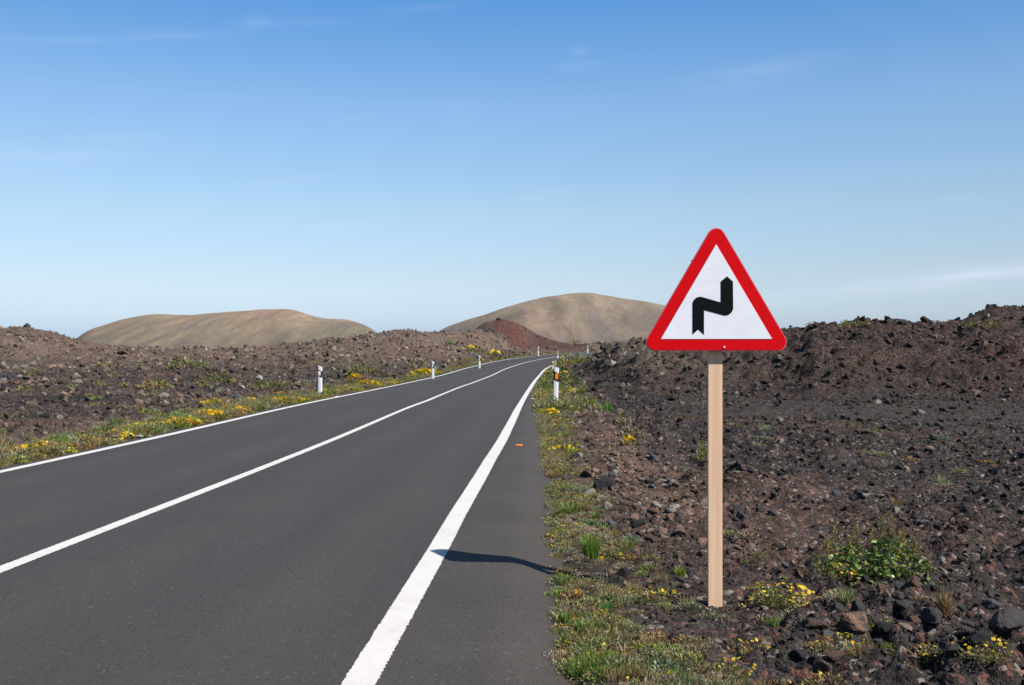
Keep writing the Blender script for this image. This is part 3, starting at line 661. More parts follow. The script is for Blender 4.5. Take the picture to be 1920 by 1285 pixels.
ROCKS = [  # px, row of the foot, width px, height ratio, colour, label
 (1137, 920, 50, .85, 'black', 'black angular boulder on the right verge beside a lumpy brown one'),
 (1100, 897, 27, .8, 'brown', 'lumpy brown rock on the right verge, left of the black boulder'),
 (1118, 888, 22, .6, 'tan', 'pale tan rock tucked behind the black verge boulder'),
 (1228, 869, 32, .45, 'blue-grey', 'flat grey slab on the bank below the verge, left of the post'),
 (1213, 862, 13, .6, 'pale', 'small pale stone touching the flat grey slab on the bank'),
 (1388, 968, 36, .8, 'dark grey', 'dark block with a deep shadow, just right of the timber post'),
 (1398, 993, 26, .6, 'rust', 'reddish brown block right of the post, below the dark block'),
 (1400, 968, 12, .7, 'rust', 'small rust stone at the foot of the dark block right of the post'),
 (1376, 879, 28, .5, 'blue-grey', 'grey slab on the cinder right of the post, upper part'),
 (1382, 888, 16, .45, 'tan', 'curved tan stone below the grey slab right of the post'),
 (1103, 1004, 34, .6, 'pinkish', 'rose-coloured block half buried at the edge of the asphalt'),
 (1066, 988, 30, .6, 'pinkish', 'pale pink rock at the asphalt edge left of the rose block'),
 (1170, 1084, 30, .85, 'black', 'black rock in the verge plants, left of the post foot'),
 (1222, 1084, 20, .7, 'dark grey', 'dark grey rock on the verge between black rock and green tuft'),
 (1276, 1094, 20, .6, 'dark grey', 'dark grey rock just below the small green tuft near the post'),
 (1150, 1106, 36, .4, 'black', 'low black ledge stone casting a long shadow across the verge'),
 (1611, 1187, 80, .62, 'two-tone', 'largest boulder, grey with an orange-tan face, lower right'),
 (1545, 1268, 50, .95, 'brown', 'upright purplish brown rock near the bottom edge'),
 (1503, 1240, 46, .7, 'black', 'black broken rock beside the upright brown rock at the bottom'),
 (1535, 1185, 44, .55, 'brown', 'dark brown rock in shadow left of the two-coloured boulder'),
 (1665, 1196, 52, .5, 'black', 'black rock lying against the right end of the two-coloured boulder'),
 (1716, 1172, 34, .55, 'rust', 'rust-coloured stone between the boulder and the dry bush'),
 (1756, 1200, 46, .9, 'dark grey', 'tall dark grey rock left of the dry bush'),
 (1862, 1150, 38, .8, 'blue-grey', 'grey rock with a bright top right of the dry bush'),
 (1902, 1212, 84, .55, 'dark grey', 'broad dark grey rock cut by the right edge of the picture'),
 (1846, 1226, 62, .6, 'black', 'black rock in front of the broad grey rock at lower right'),
 (1822, 1196, 40, .7, 'dark grey', 'dark grey rock behind the black one at lower right'),
 (1700, 1148, 48, .6, 'dark grey', 'dark rock on the hump in front of the leafy bush'),
 (1665, 1146, 16, 1.2, 'pale', 'slim pale upright stone above the two-coloured boulder'),
 (1620, 1100, 26, .9, 'black', 'black stone beside the yellow flowers left of the hump'),
 (1880, 1180, 46, .6, 'blue-grey', 'grey stone by the right edge above the broad grey rock'),
 (1090, 1268, 30, .8, 'dark grey', 'dark stone at the crumbling asphalt edge, bottom'),
 (1074, 1247, 34, .5, 'rust', 'rusty brown slab at the crumbling asphalt edge, bottom'),
 (1197, 1204, 26, .45, 'rust', 'flat rust-red stone in the low verge plants, bottom'),
 (1262, 1240, 24, .6, 'dark grey', 'blue-black stone in the verge plants near the bottom edge'),
 (1140, 1166, 22, .7, 'rust', 'rust-red stone among verge plants left of the post foot'),
 (1625, 938, 18, .7, 'pale', 'pale stone on the dark cinder above the leafy bush, left of a pair'),
 (1653, 938, 16, .7, 'tan', 'tan stone on the dark cinder above the leafy bush, right of a pair'),
 (1570, 934, 22, .8, 'blue-grey', 'blue-grey stone on the cinder, left of two pale stones'),
 (1683, 966, 20, .7, 'pale', 'pale stone just above the tallest seed spike of the bush'),
 (1732, 985, 24, .6, 'blue-grey', 'grey stone on the cinder right of the seed spikes'),
 (1640, 853, 15, .75, 'pale', 'white stone far out on the cinder, left of two'),
 (1677, 853, 14, .8, 'pale', 'white stone far out on the cinder, right of two'),
 (1466, 833, 20, .7, 'tan', 'pale tan stone on the cinder right of the post, far out'),
 (1745, 850, 22, .7, 'tan', 'tan stone with scattered pale ones far right on the cinder'),
 (1261, 968, 18, .7, 'pale', 'pale rounded stone on the rust gravel left of the post'),
 (1230, 952, 24, .55, 'pale', 'greenish pale stone on the bank left of the post'),
 (1244, 1006, 28, .6, 'pinkish', 'pale pink crumbling stone on rust gravel left of the post'),
 (1300, 918, 22, .6, 'pinkish', 'pinkish stone close to the left side of the post'),
 (1215, 912, 26, .6, 'dark grey', 'dark rock on the bank midway between verge and post'),
 (1450, 968, 26, .7, 'dark grey', 'dark lump of lava on the cinder right of the post'),
 (1446, 1003, 14, .7, 'rust', 'small rust stone on bare grey sand right of the post'),
 (1493, 1006, 16, .7, 'pale', 'pale crumbly stone on bare grey sand left of the bush'),
 (1487, 1060, 14, .9, 'tan', 'small tan stone on green sand left of the bush'),
 (1125, 738, 18, .7, 'rust', 'reddish stone on the bank beyond the nearest right marker post'),
 (1070, 752, 16, .7, 'rust', 'rust stone beside the nearest right-hand marker post'),
 (1141, 672, 12, .8, 'pinkish', 'pinkish rock on the right lava mound near the bend'),
 (1668, 607, 26, .8, 'black', 'jagged black rock on the crest of the right mound'),
 (1690, 609, 22, .55, 'black', 'blocky flat-topped rock on the right crest beside the jagged one'),
 (445, 751, 28, .7, 'blue-grey', 'blue-grey boulder at the edge of the left verge'),
 (427, 757, 14, .7, 'pale', 'pale stone left of the blue-grey boulder on the left verge'),
 (620, 736, 16, .7, 'rust', 'orange-brown rock at the foot of the nearest left marker post'),
 (83, 818, 15, .5, 'tan', 'lone pale stone on the brown ground at far left'),
 (217, 787, 8, .9, 'pale', 'small pale stone out on the left field'),
 (228, 667, 26, .5, 'rust', 'orange-brown outcrop on the left ridge'),
 (95, 690, 18, .5, 'tan', 'low tan outcrop on the left ridge below the peak'),
 (51, 614, 14, 1.0, 'dark grey', 'pointed dark rock on top of the left ridge'),
]
for i, (px, row, w, hr, colr, lab) in enumerate(ROCKS):
    p = ground_at(px, row); r_ = w/2/F*p.y
    o = link('boulder' if w > 34 else 'rock', BIG[i % 9].copy(), SM[colr], None, (p.x, p.y+r_*.55, max(p.z, zat(p.x, p.y+r_*.5))+r_*hr*.45), (random.uniform(-.25, .25), random.uniform(-.25, .25), random.uniform(0, 6.28)), (r_*1.12, r_*1.0, r_*hr*1.45))
    tag(o, lab, 'rock', 'rocks on the lava field')
print('named rocks done')

# gravel and clinker: points all over the field
def zone_palette(o, g, n):
    names = ['black', 'dark grey', 'brown', 'rust', 'pinkish', 'tan', 'pale', 'blue-grey']
    base = np.array([.30, .34, .18, .03, .01, .03, .05, .05])
    Wt = np.repeat(base[None], n, 0)
    bank = o['right']*np.exp(-((o['q']-1.0)/.8)**2)*sstep(7, 11, o['d'])*(o['d'] < 60)
    Wt += bank[:, None]*np.array([0, .0, .25, .35, .6, .45, .5, .1])
    rust = np.exp(-((o['px']-1430)/210)**2-((o['d']-9.0)/2.6)**2)*o['right']
    Wt += rust[:, None]*np.array([0, .1, .5, .45, .1, .03, .02, 0])
    lf = (~o['right'])*1.0
    Wt += lf[:, None]*np.array([-.22, .15, .35, .04, .05, .10, .10, .03])
    Wt += (o['onm']*lf)[:, None]*np.array([-.05, .2, .3, .05, .06, .12, .12, 0])
    Wt += (o['onm']*o['right'])[:, None]*np.array([.1, .25, .3, .04, .0, .03, .04, 0])
    Wt += o['red'][:, None]*np.array([0, .2, .8, .35, 0, 0, 0, 0])
    Wt = np.clip(Wt, .002, 9); Wt /= Wt.sum(1, keepdims=True); cdf = np.cumsum(Wt, 1)
    return np.argmax(cdf > g.random(n)[:, None], 1), names
g = np.random.default_rng(21)
NG = 420000
az = np.radians(g.uniform(-33, 33, NG)); r = np.exp(g.uniform(math.log(3.0), math.log(175), NG))
x = r*np.sin(az); y = r*np.cos(az); nx = 1500                                                           # extra broken rock at lower right
dd = g.uniform(5.2, 8.0, nx); pp_ = g.normal(1740, 130, nx); x[:nx] = (pp_-CX)/F*dd; y[:nx] = dd; r[:nx] = np.hypot(x[:nx], y[:nx])
nb = 2200; db = np.exp(g.uniform(math.log(8.5), math.log(34), nb)); xb = np.interp(db, RY, RX)+half_r(db+S0)+sh_right(db+S0)+np.abs(g.normal(.95, .45, nb)); x[nx:nx+nb] = xb; y[nx:nx+nb] = db; r[nx:nx+nb] = np.hypot(xb, db)
z, o = terrain(x, y, True, True)
pxs = .62*g.random(NG)**(-1/1.7)                                   # half-width in picture pixels
rad = np.minimum(pxs, 7.5)*r/996*.66; rad = np.minimum(rad, .36); rad[:nx] = .008*g.random(nx)**(-1/1.5); rad[:nx] = np.minimum(rad[:nx], .06); rad[nx:nx+nb] = np.minimum(.014*g.random(nb)**(-1/1.6), .075)
patch = sstep(-.45, .25, fbm(x, y, 3.2, 3, 71)+.25)
keep = (o['q'] > .06) & (g.random(NG) < np.where(o['q'] < .5, .25, .35+.65*patch)) & (rad > .0035)
keep &= ~((o['red'] > .3) & (g.random(NG) < .72))
keep &= ~((o['right']*np.exp(-((o['d']-34)/7.5)**2)*(1-o['onm'])*(o['px'] > 1250) > .4) & (pxs > 1.3) & (g.random(NG) < .8))
keep &= ~((np.exp(-((o['px']-1500)/75)**2-((o['d']-9.9)/1.1)**2)*o['right'] > .35) & (g.random(NG) < .93))
near_sign = np.hypot(x-sx0, y-SD) < .12; keep &= ~near_sign
x, y, z, rad, r, pxs = (a[keep] for a in (x, y, z, rad, r, pxs)); o = {k: v[keep] for k, v in o.items()}
ci, names = zone_palette(o, g, len(x))
gc = ground_colour(x, y, o); mixw = g.uniform(.25, .9, (len(x), 1))
cols = np.array([1.0, .98, .95])*(np.array([lin(*PAL[k][0], .74) for k in names])[ci]*(1-mixw)+gc*1.1*mixw)*g.uniform(.65, 1.4, (len(x), 1))
inview = (np.abs(o['px']-960) < 950) & (r > 4.6)
order = np.argsort(-np.where(inview, rad/r, 0))
single = order[:230]
ZN = {}
zone_names = ['on the open cinder right of the post', 'on the stony bank below the right verge', 'on the right lava mound', 'on the field left of the road', 'on the left lava ridges']
SZ = {'black': 'black', 'dark grey': 'dark grey', 'brown': 'brown', 'rust': 'rust-red', 'pinkish': 'pinkish', 'tan': 'tan', 'pale': 'pale', 'blue-grey': 'blue-grey'}
MARKS = [('the foot of the timber post', 1341, 1140), ('the leafy bush', 1655, 1050), ('the two-coloured boulder', 1611, 1165), ('the dry bush', 1785, 1140), ('the bottom right corner', 1890, 1270), ('the right edge of the picture', 1910, 1000),
         ('the bare grey sand', 1500, 1025), ('the upright brown rock at the bottom', 1545, 1245), ('the black verge boulder', 1137, 900), ('the middle of the timber post', 1341, 900), ('the wide yellow clump by the post', 1470, 1130), ('the foot of the right mound', 1600, 770),
         ('the nearest right marker post', 1041, 730), ('the two far white stones', 1658, 850), ('the right crest', 1680, 620), ('the sign panel', 1400, 680), ('the nearest left marker post', 600, 715), ('the dark green and orange shrub', 402, 715), ('the left edge of the picture', 10, 760), ('the pointed rock on the left ridge', 51, 620),
         ('the blue-grey left boulder', 445, 745), ('the second left marker post', 811, 690), ('the red mound', 950, 630)]
info = []
for n_, i in enumerate(single):
    u_ = o['px'][i]; v_ = HZ+(CAMZ-z[i])/y[i]*F
    mk = min(MARKS, key=lambda q_: (q_[1]-u_)**2+((q_[2]-v_)*1.6)**2); du, dv = u_-mk[1], v_-mk[2]
    rel = ('right of' if du > 0 else 'left of') if abs(du) > abs(dv)*1.3 else ('below' if dv > 0 else 'above')
    info.append((n_, i, names[ci[i]], rel, mk[0]))
cnt = {}
for q_ in info: cnt.setdefault(q_[2:], []).append(q_)
RANK = ['largest', 'second largest', 'third largest', 'fourth largest', 'fifth largest', 'sixth largest', 'seventh largest', 'eighth largest']
for n_, i, k, rel, mk in info:
    same = sorted(cnt[(k, rel, mk)], key=lambda q_: -rad[q_[1]]/r[q_[1]]); rk = [q_[0] for q_ in same].index(n_)
    mb = BIG[n_ % 9]
    ZN.setdefault((n_ % 9, k), None)
    if ZN[(n_ % 9, k)] is None: q_ = mb.copy(); q_.materials.clear(); q_.materials.append(SM[k]); ZN[(n_ % 9, k)] = q_
    ob = link('stone', ZN[(n_ % 9, k)], None, None, (x[i], y[i], z[i]+rad[i]*.18), (g.uniform(-.4, .4), g.uniform(-.4, .4), g.uniform(0, 6.28)), (rad[i]*1.05, rad[i]*.95, rad[i]*g.uniform(.75, 1.1)))
    first = '' if len(same) == 1 else (RANK[rk] if rk < 8 else 'small')+' '
    tag(ob, ('%sloose %s stone %s %s' % (first, SZ[k], rel, mk)), 'stone', 'loose stones on the lava field')
rest = np.ones(len(x), bool); rest[single] = False

def scatter(name, label, P, S, Rt, idx, colr, variants, cat=None):
    """one stuff object: copies of a few small meshes set on points"""
    me = bpy.data.meshes.new(name); me.vertices.add(len(P)); me.vertices.foreach_set('co', np.asarray(P, np.float32).ravel())
    for nm, tp, arr, f in (('scl', 'FLOAT_VECTOR', S, 'vector'), ('rot', 'FLOAT_VECTOR', Rt, 'vector'), ('col', 'FLOAT_COLOR', np.concatenate([colr, np.ones((len(P), 1))], 1), 'color')):
        a = me.attributes.new(nm, tp, 'POINT'); a.data.foreach_set(f, np.asarray(arr, np.float32).ravel())
    a = me.attributes.new('idx', 'INT', 'POINT'); a.data.foreach_set('value', np.asarray(idx, np.int32))
    vc = bpy.data.collections.new(name+' shapes')
    for i, (vm) in enumerate(variants):
        vo = bpy.data.objects.new('%s_shape_%02d' % (name, i), vm); vc.objects.link(vo)
    ob = link(name, me)
    ng = bpy.data.node_groups.new(name, 'GeometryNodeTree')
    ng.interface.new_socket('Geometry', in_out='INPUT', socket_type='NodeSocketGeometry'); ng.interface.new_socket('Geometry', in_out='OUTPUT', socket_type='NodeSocketGeometry')
    N = ng.nodes; gi = N.new('NodeGroupInput'); go = N.new('NodeGroupOutput'); ip = N.new('GeometryNodeInstanceOnPoints'); cinfo = N.new('GeometryNodeCollectionInfo')
    cinfo.inputs['Collection'].default_value = vc; cinfo.inputs['Separate Children'].default_value = True; cinfo.inputs['Reset Children'].default_value = True
    ip.inputs['Pick Instance'].default_value = True
    def na(nm, tp):
        q = N.new('GeometryNodeInputNamedAttribute'); q.data_type = tp; q.inputs['Name'].default_value = nm; return q.outputs['Attribute']
    Lk = ng.links.new
    Lk(gi.outputs[0], ip.inputs['Points']); Lk(cinfo.outputs[0], ip.inputs['Instance']); Lk(na('idx', 'INT'), ip.inputs['Instance Index'])
    e2r = N.new('FunctionNodeEulerToRotation'); Lk(na('rot', 'FLOAT_VECTOR'), e2r.inputs[0]); Lk(e2r.outputs[0], ip.inputs['Rotation'])
    Lk(na('scl', 'FLOAT_VECTOR'), ip.inputs['Scale']); Lk(ip.outputs[0], go.inputs[0])
    md = ob.modifiers.new('scatter', 'NODES'); md.node_group = ng
    tag(ob, label, cat, None, 'stuff'); return ob
M_GRAVEL = stone_mat('gravel', None, None, inst=True)
gv = []
for i in range(8):
    me = rock_mesh(300+i, 11+i, 0, .72); me.materials.append(M_GRAVEL); gv.append(me)
n = int(rest.sum()); P = np.stack([x, y, z+rad*.22], 1)[rest]; S = (rad[:, None]*np.stack([g.uniform(.8, 1.2, len(x)), g.uniform(.7, 1.0, len(x)), g.uniform(.65, 1.1, len(x))], 1))[rest]
scatter('gravel', 'countless loose cinders and lava gravel covering the ground', P, S, g.uniform(0, 6.28, (n, 3))*np.array([.15, .15, 1]), g.integers(0, 8, n), cols[rest], gv, 'gravel')
print('gravel', n)

# ------------------------------------------------------------------ plants
def leaf_mat(name, inst=False, trans=.25, rough=.55):
    m = NM(name); a = m.attr('col').outputs['Color']; p = m.obj()
    if inst: a = m.mix(1., a, m.attr('col', True).outputs['Color'], 'MULTIPLY')
    m.base(a); m.p.inputs['Roughness'].default_value = rough; m.p.inputs['Specular IOR Level'].default_value = .3
    tr = m.n('ShaderNodeBsdfTranslucent'); m.set(tr.inputs[0], a); mx = m.n('ShaderNodeMixShader'); mx.inputs[0].default_value = trans
    m.l(m.p.outputs[0], mx.inputs[1]); m.l(tr.outputs[0], mx.inputs[2]); m.l(mx.outputs[0], m.out.inputs[0]); return m.m
M_LEAF = leaf_mat('leaves'); M_LEAF_I = leaf_mat('cover leaves', True); M_PETAL = leaf_mat('petals', False, .3); M_GLOSS = leaf_mat('glossy leaves', False, .2, .32)
class PB:
    def __init__(s, seed): s.V = []; s.Q = []; s.C = []; s.g = np.random.default_rng(seed); s.n = 0
    def quad(s, pts, c): s.V += list(pts); s.C += [c]*4; s.Q.append((s.n, s.n+1, s.n+2, s.n+3)); s.n += 4
    def leaf(s, p, dirv, nrm, L, w, c):
        d = np.asarray(dirv, float); d /= np.linalg.norm(d)+1e-9; b = np.cross(d, nrm); b /= np.linalg.norm(b)+1e-9; p = np.asarray(p)
        s.quad([p, p+d*L*.5+b*w*.5, p+d*L, p+d*L*.5-b*w*.5], c)
    def blade(s, p, top, w, c, side):
        p = np.asarray(p); top = np.asarray(top); b = np.asarray(side)*w; mid = (p+top)/2+np.array([0, 0, .12*np.linalg.norm(top-p)])
        s.quad([p-b*.5, p+b*.5, mid+b*.4, mid-b*.4], c); s.quad([mid-b*.4, mid+b*.4, top+b*.06, top-b*.06], c)
    def flower(s, p, r, c, c2, tilt=.5):
        g = s.g; nrm = np.array([g.normal()*tilt, g.normal()*tilt-.3, 1.]); nrm /= np.linalg.norm(nrm); a = np.cross(nrm, [1, .2, 0]); a /= np.linalg.norm(a); b = np.cross(nrm, a); p = np.asarray(p)
        for k in range(5):
            t0 = 2*math.pi*k/5+g.uniform(0, .4); u = a*math.cos(t0)+b*math.sin(t0); v = -a*math.sin(t0)+b*math.cos(t0)
            s.quad([p, p+u*r*.7+v*r*.38, p+u*r, p+u*r*.7-v*r*.38], c)
        s.quad([p+nrm*r*.12+a*r*.25, p+nrm*r*.12+b*r*.25, p+nrm*r*.12-a*r*.25, p+nrm*r*.12-b*r*.25], c2)
    def mesh(s, name, mat): me = mesh_np(name, np.array(s.V), np.array(s.Q), np.array(s.C)); me.materials.append(mat); return me
GREENS = {'green': [(108, 122, 54), (128, 142, 64), (84, 96, 44)], 'olive': [(126, 124, 72), (146, 140, 84), (104, 100, 60)], 'khaki': [(150, 138, 96), (168, 152, 108), (124, 110, 76)], 'bright': [(112, 146, 54), (134, 164, 68), (92, 124, 46)],
          'grey': [(140, 146, 122), (160, 164, 142), (116, 122, 100)], 'rusty': [(156, 110, 62), (136, 120, 66), (118, 84, 52)], 'yellowgreen': [(160, 156, 60), (178, 170, 72), (130, 128, 54)], 'dry': [(170, 142, 104), (140, 112, 82), (190, 166, 126)], 'dark': [(62, 82, 40), (82, 104, 48), (50, 64, 34)]}
YEL = [lin(250, 214, 20), lin(246, 196, 10), lin(252, 226, 60)]; ORA = [lin(250, 178, 8), lin(248, 190, 14), lin(244, 166, 4)]
def pick(pb, kinds):
    k = kinds[pb.g.integers(len(kinds))]; a = GREENS[k]; c = np.array(lin(*a[pb.g.integers(len(a))])); return c*pb.g.uniform(.75, 1.2)
def cushion(pb, R, H, n, L, w, kinds, ox=0, oy=0):
    """dome of small leaves on hidden twigs"""
    g = pb.g
    for _ in range(n):
        a = g.uniform(0, 6.283); rr = R*math.sqrt(g.random()); top = H*(1-(rr/R)**2)**.5; z_ = top*g.uniform(.15, 1.05)
        rr2 = rr*(1+.15*g.normal()); p = np.array([ox+rr2*math.cos(a), oy+rr2*math.sin(a), z_])
        d = np.array([math.cos(a)*.7+g.normal()*.5, math.sin(a)*.7+g.normal()*.5, .7+g.normal()*.4])
        pb.leaf(p, d, g.normal(size=3), L*g.uniform(.6, 1.3), w*g.uniform(.7, 1.3), pick(pb, kinds))
def tuft(pb, R, H, n, w, kinds, ox=0, oy=0, spread=.6):
    g = pb.g
    for _ in range(n):
        a = g.uniform(0, 6.283); rr = R*.4*math.sqrt(g.random()); b = g.uniform(0, 6.283); l = H*g.uniform(.5, 1.1)
        p = np.array([ox+rr*math.cos(a), oy+rr*math.sin(a), -.01]); q = p+np.array([math.cos(a)*R*spread*g.random(), math.sin(a)*R*spread*g.random(), l])
        pb.blade(p, q, w*g.uniform(.7, 1.3), pick(pb, kinds), (math.cos(b), math.sin(b), 0))
def twigs(pb, R, H, n, w, kinds):
    tuft(pb, R*2.2, H, n, w, kinds, spread=.5)
def flowers(pb, R, H, n, r, cols_, ox=0, oy=0):
    g = pb.g
    for _ in range(n):
        a = g.uniform(0, 6.283); rr = R*math.sqrt(g.random()); z_ = H*(1-(rr/R)**2*.8)**.5*g.uniform(.85, 1.15)+r*.3
        pb.flower((ox+rr*math.cos(a), oy+rr*math.sin(a), z_), r*g.uniform(.7, 1.25), cols_[g.integers(len(cols_))], np.array(cols_[0])*.75)
# --- ground cover of the verges (uncountable)
cv = []
def variant(seed, fn):
    pb = PB(seed); fn(pb); cv.append(pb.mesh('cover', M_LEAF_I))
variant(1, lambda b: (cushion(b, 1, .55, 240, .26, .10, ['olive', 'khaki', 'grey'])))                              # 0 succulent mat
variant(2, lambda b: (cushion(b, 1, .5, 230, .24, .10, ['olive', 'khaki', 'rusty']), flowers(b, .8, .5, 4, .13, YEL)))   # 1 mat, few flowers
variant(3, lambda b: (cushion(b, 1, .6, 230, .28, .09, ['green', 'olive', 'bright'])))                             # 2 green mat
variant(4, lambda b: (tuft(b, 1, .95, 110, .05, ['bright', 'green'])))                                               # 3 grass
variant(5, lambda b: (tuft(b, 1.1, .9, 100, .035, ['khaki', 'dry', 'olive'])))                                      # 4 dry grass
variant(6, lambda b: (cushion(b, 1, .5, 170, .26, .10, ['green', 'yellowgreen']), flowers(b, .95, .58, 34, .15, YEL+ORA)))  # 5 many flowers
variant(7, lambda b: (cushion(b, 1, .45, 210, .24, .11, ['yellowgreen', 'olive', 'khaki'])))                       # 6 yellow-green mat
variant(8, lambda b: (cushion(b, 1, .5, 200, .22, .08, ['grey', 'khaki']), tuft(b, .9, .8, 30, .03, ['dry'])))       # 7 grey mat
g = np.random.default_rng(33); pts = []
def cover_strip(n, s0, s1, right, qf, size, weights, dens_seed, thr=-.1, tint=1.0, logs=True):
    s = S0+(np.exp(g.uniform(math.log(s0), math.log(s1), n)) if logs else g.uniform(s0, s1, n))
    q = qf(s-S0, n)
    e = np.where(right, half_r(s)+sh_right(s), HALF_L+SH_L); t = (e+q)*(1 if right else -1)
    cx, cy, tx, ty = (np.interp(s, RS, a) for a in (RX, RY, RTX, RTY)); X = cx+t*ty; Y = cy-t*tx
    dn = fbm(X, Y, .9, 3, dens_seed)+.5*noise2(X/4, Y/4, dens_seed+5); k = dn > thr+.25*g.normal(size=n)
    X, Y, q = X[k], Y[k], q[k]; m = len(X); rr = np.hypot(X, Y)
    sz_ = size*g.uniform(.55, 1.35, m)*np.clip(rr/9, 1, 2.6)**.55
    w = np.array(weights, float); cl = noise2(X/.8, Y/.8, dens_seed+9)                   # kinds grow in clumps
    wi = np.repeat(w[None], m, 0); wi[:, 3] *= np.exp(4*cl); wi[:, 2] *= np.exp(2.5*cl); wi[:, 4] *= np.exp(-2*cl); wi[:, 5] *= sstep(11, 19, rr)*np.exp(4.5*noise2(X/2.1, Y/2.1, dens_seed+12))
    wi /= wi.sum(1, keepdims=True); id_ = np.argmax(np.cumsum(wi, 1) > g.random(m)[:, None], 1)
    Z = terrain(X, Y); tn = np.clip(np.stack([g.normal(1, .12, m), g.normal(1, .1, m), g.normal(1, .12, m)], 1), .6, 1.4)*tint
    pts.append((X, Y, Z, sz_, id_, tn))
qr = lambda s, n: np.abs(g.normal(0, 1, n))*np.interp(s, [3, 6, 9, 14, 25, 40], [.46, .40, .30, .28, .30, .4])-.06
cover_strip(3600, 3.2, 40, True, qr, .072, [4, 2.4, .7, .35, 3.0, .10, 2.6, 3.2], 500, .14)
cover_strip(1200, 25, 120, True, lambda s, n: np.abs(g.normal(0, .6, n)), .16, [2, 1, 3, 1.5, 2, .5, 2, 1], 510, -.2)
cover_strip(750, 3.2, 8.5, True, lambda s, n: .3+2.2*g.random(n)**1.7, .065, [3, 2.2, .3, .25, 1.2, .12, 1.2, 2], 520, .2)
cover_strip(420, 6, 40, True, lambda s, n: g.uniform(1, 9, n), .08, [2, .3, .2, .1, 1.6, .0, 1, 2.4], 530, .35)
ql = lambda s, n: np.abs(g.normal(0, 1, n))*np.interp(s, [8, 16, 24, 40, 70, 110], [.5, .5, .8, 1.0, 1.3, 1.6])-.05
cover_strip(5200, 9, 135, False, ql, .11, [2.2, 1.4, .9, .5, 2.6, .5, 3.0, 1.6], 540, -.08)
cover_strip(900, 12, 90, False, lambda s, n: g.uniform(1, 14, n), .12, [2, .4, .2, .1, 2, .1, 2.0, 2.4], 550, .36)
X, Y, Z, SZ_, ID, TN = (np.concatenate([p[i] for p in pts]) for i in range(6))
ok = np.hypot(X-sx0, Y-SD-.08) > .13; X, Y, Z, SZ_, ID, TN = (a[ok] for a in (X, Y, Z, SZ_, ID, TN))
n = len(X); scatter('verge_plants', 'low mixed green, khaki and yellow-flowered ground cover along both road edges', np.stack([X, Y, Z-.004], 1), np.stack([SZ_, SZ_, SZ_*g.uniform(.7, 1.15, n)], 1),
                    np.stack([g.normal(0, .12, n), g.normal(0, .12, n), g.uniform(0, 6.28, n)], 1), ID, TN, cv, 'ground cover')
print('cover', n)

# --- single plants
FLW = []
for i_ in range(8):
    b_ = PB(950+i_); cc_ = YEL if i_ < 4 else ORA; b_.flower((0, 0, 0), 1., cc_[i_ % 3], np.array(cc_[0])*.75, .25); FLW.append(b_.mesh('flower', M_PETAL))
def place(px, row, hpx=None):
    p = ground_at(px, row); return p
def plant(name, px, row, wpx, hpx, kinds, label, cat, group, nfl=0, fc=YEL, style='cushion', seed=0, fr=None, dens=1.0):
    p = place(px, row); k = p.y/F; R, H = wpx/2*k, hpx*k
    o = empty(name, (p.x, p.y+R*.45, zat(p.x, p.y+R*.45)-.01), random.uniform(0, 6.28)); tag(o, label, cat, group)
    lpx = max(4.0, min(8, wpx/7)); L = lpx*k; n = int(min(1100, max(60, dens*2.2*wpx*hpx/ (lpx*2.2))))
    b = PB(seed+int(px)*7+int(row))
    if style == 'cushion': cushion(b, R, H, n, L, L*.42, kinds); 
    elif style == 'clumps':
        for _ in range(5): cushion(b, R*b.g.uniform(.3, .55), H*b.g.uniform(.6, 1.), n//5, L, L*.42, kinds, b.g.uniform(-.6, .6)*R, b.g.uniform(-.6, .6)*R)
    elif style == 'tuft': tuft(b, R, H, int(n*.8), max(1.4*k, .004), kinds)
    link('foliage', b.mesh('foliage', M_LEAF), None, o)
    b2 = PB(seed+int(px)+3); twigs(b2, R*.5, H*.7, 14, max(1.2*k, .003), ['dry', 'rusty']); link('stems', b2.mesh('stems', M_LEAF), None, o)
    if nfl:
        if row > 1000:
            fr = fr or 4.2
            g3 = np.random.default_rng(seed+int(px)+5)
            for _ in range(nfl):
                a_ = g3.uniform(0, 6.283); rr_ = R*.95*math.sqrt(g3.random()); z_ = H*1.02*(1-(rr_/R)**2*.8)**.5*g3.uniform(.85, 1.15)+fr*k*.3; sc_ = fr*k*g3.uniform(.7, 1.25)
                link('flower', FLW[(4 if fc is ORA else 0)+g3.integers(4)], None, o, (rr_*math.cos(a_), rr_*math.sin(a_), z_), (g3.normal(0, .3), g3.normal(0, .3), a_), (sc_, sc_, sc_))
        else:
            b3 = PB(seed+int(px)+5); flowers(b3, R*.95, H*1.02, nfl, (fr or 4.2)*k, fc); fo = link('flowers', b3.mesh('flowers', M_PETAL), None, o); fo['kind'] = 'stuff'
    return o
FG = 'yellow-flowered clumps'; SG = 'low shrubs on the lava'; TG = 'grass tufts on the verge'
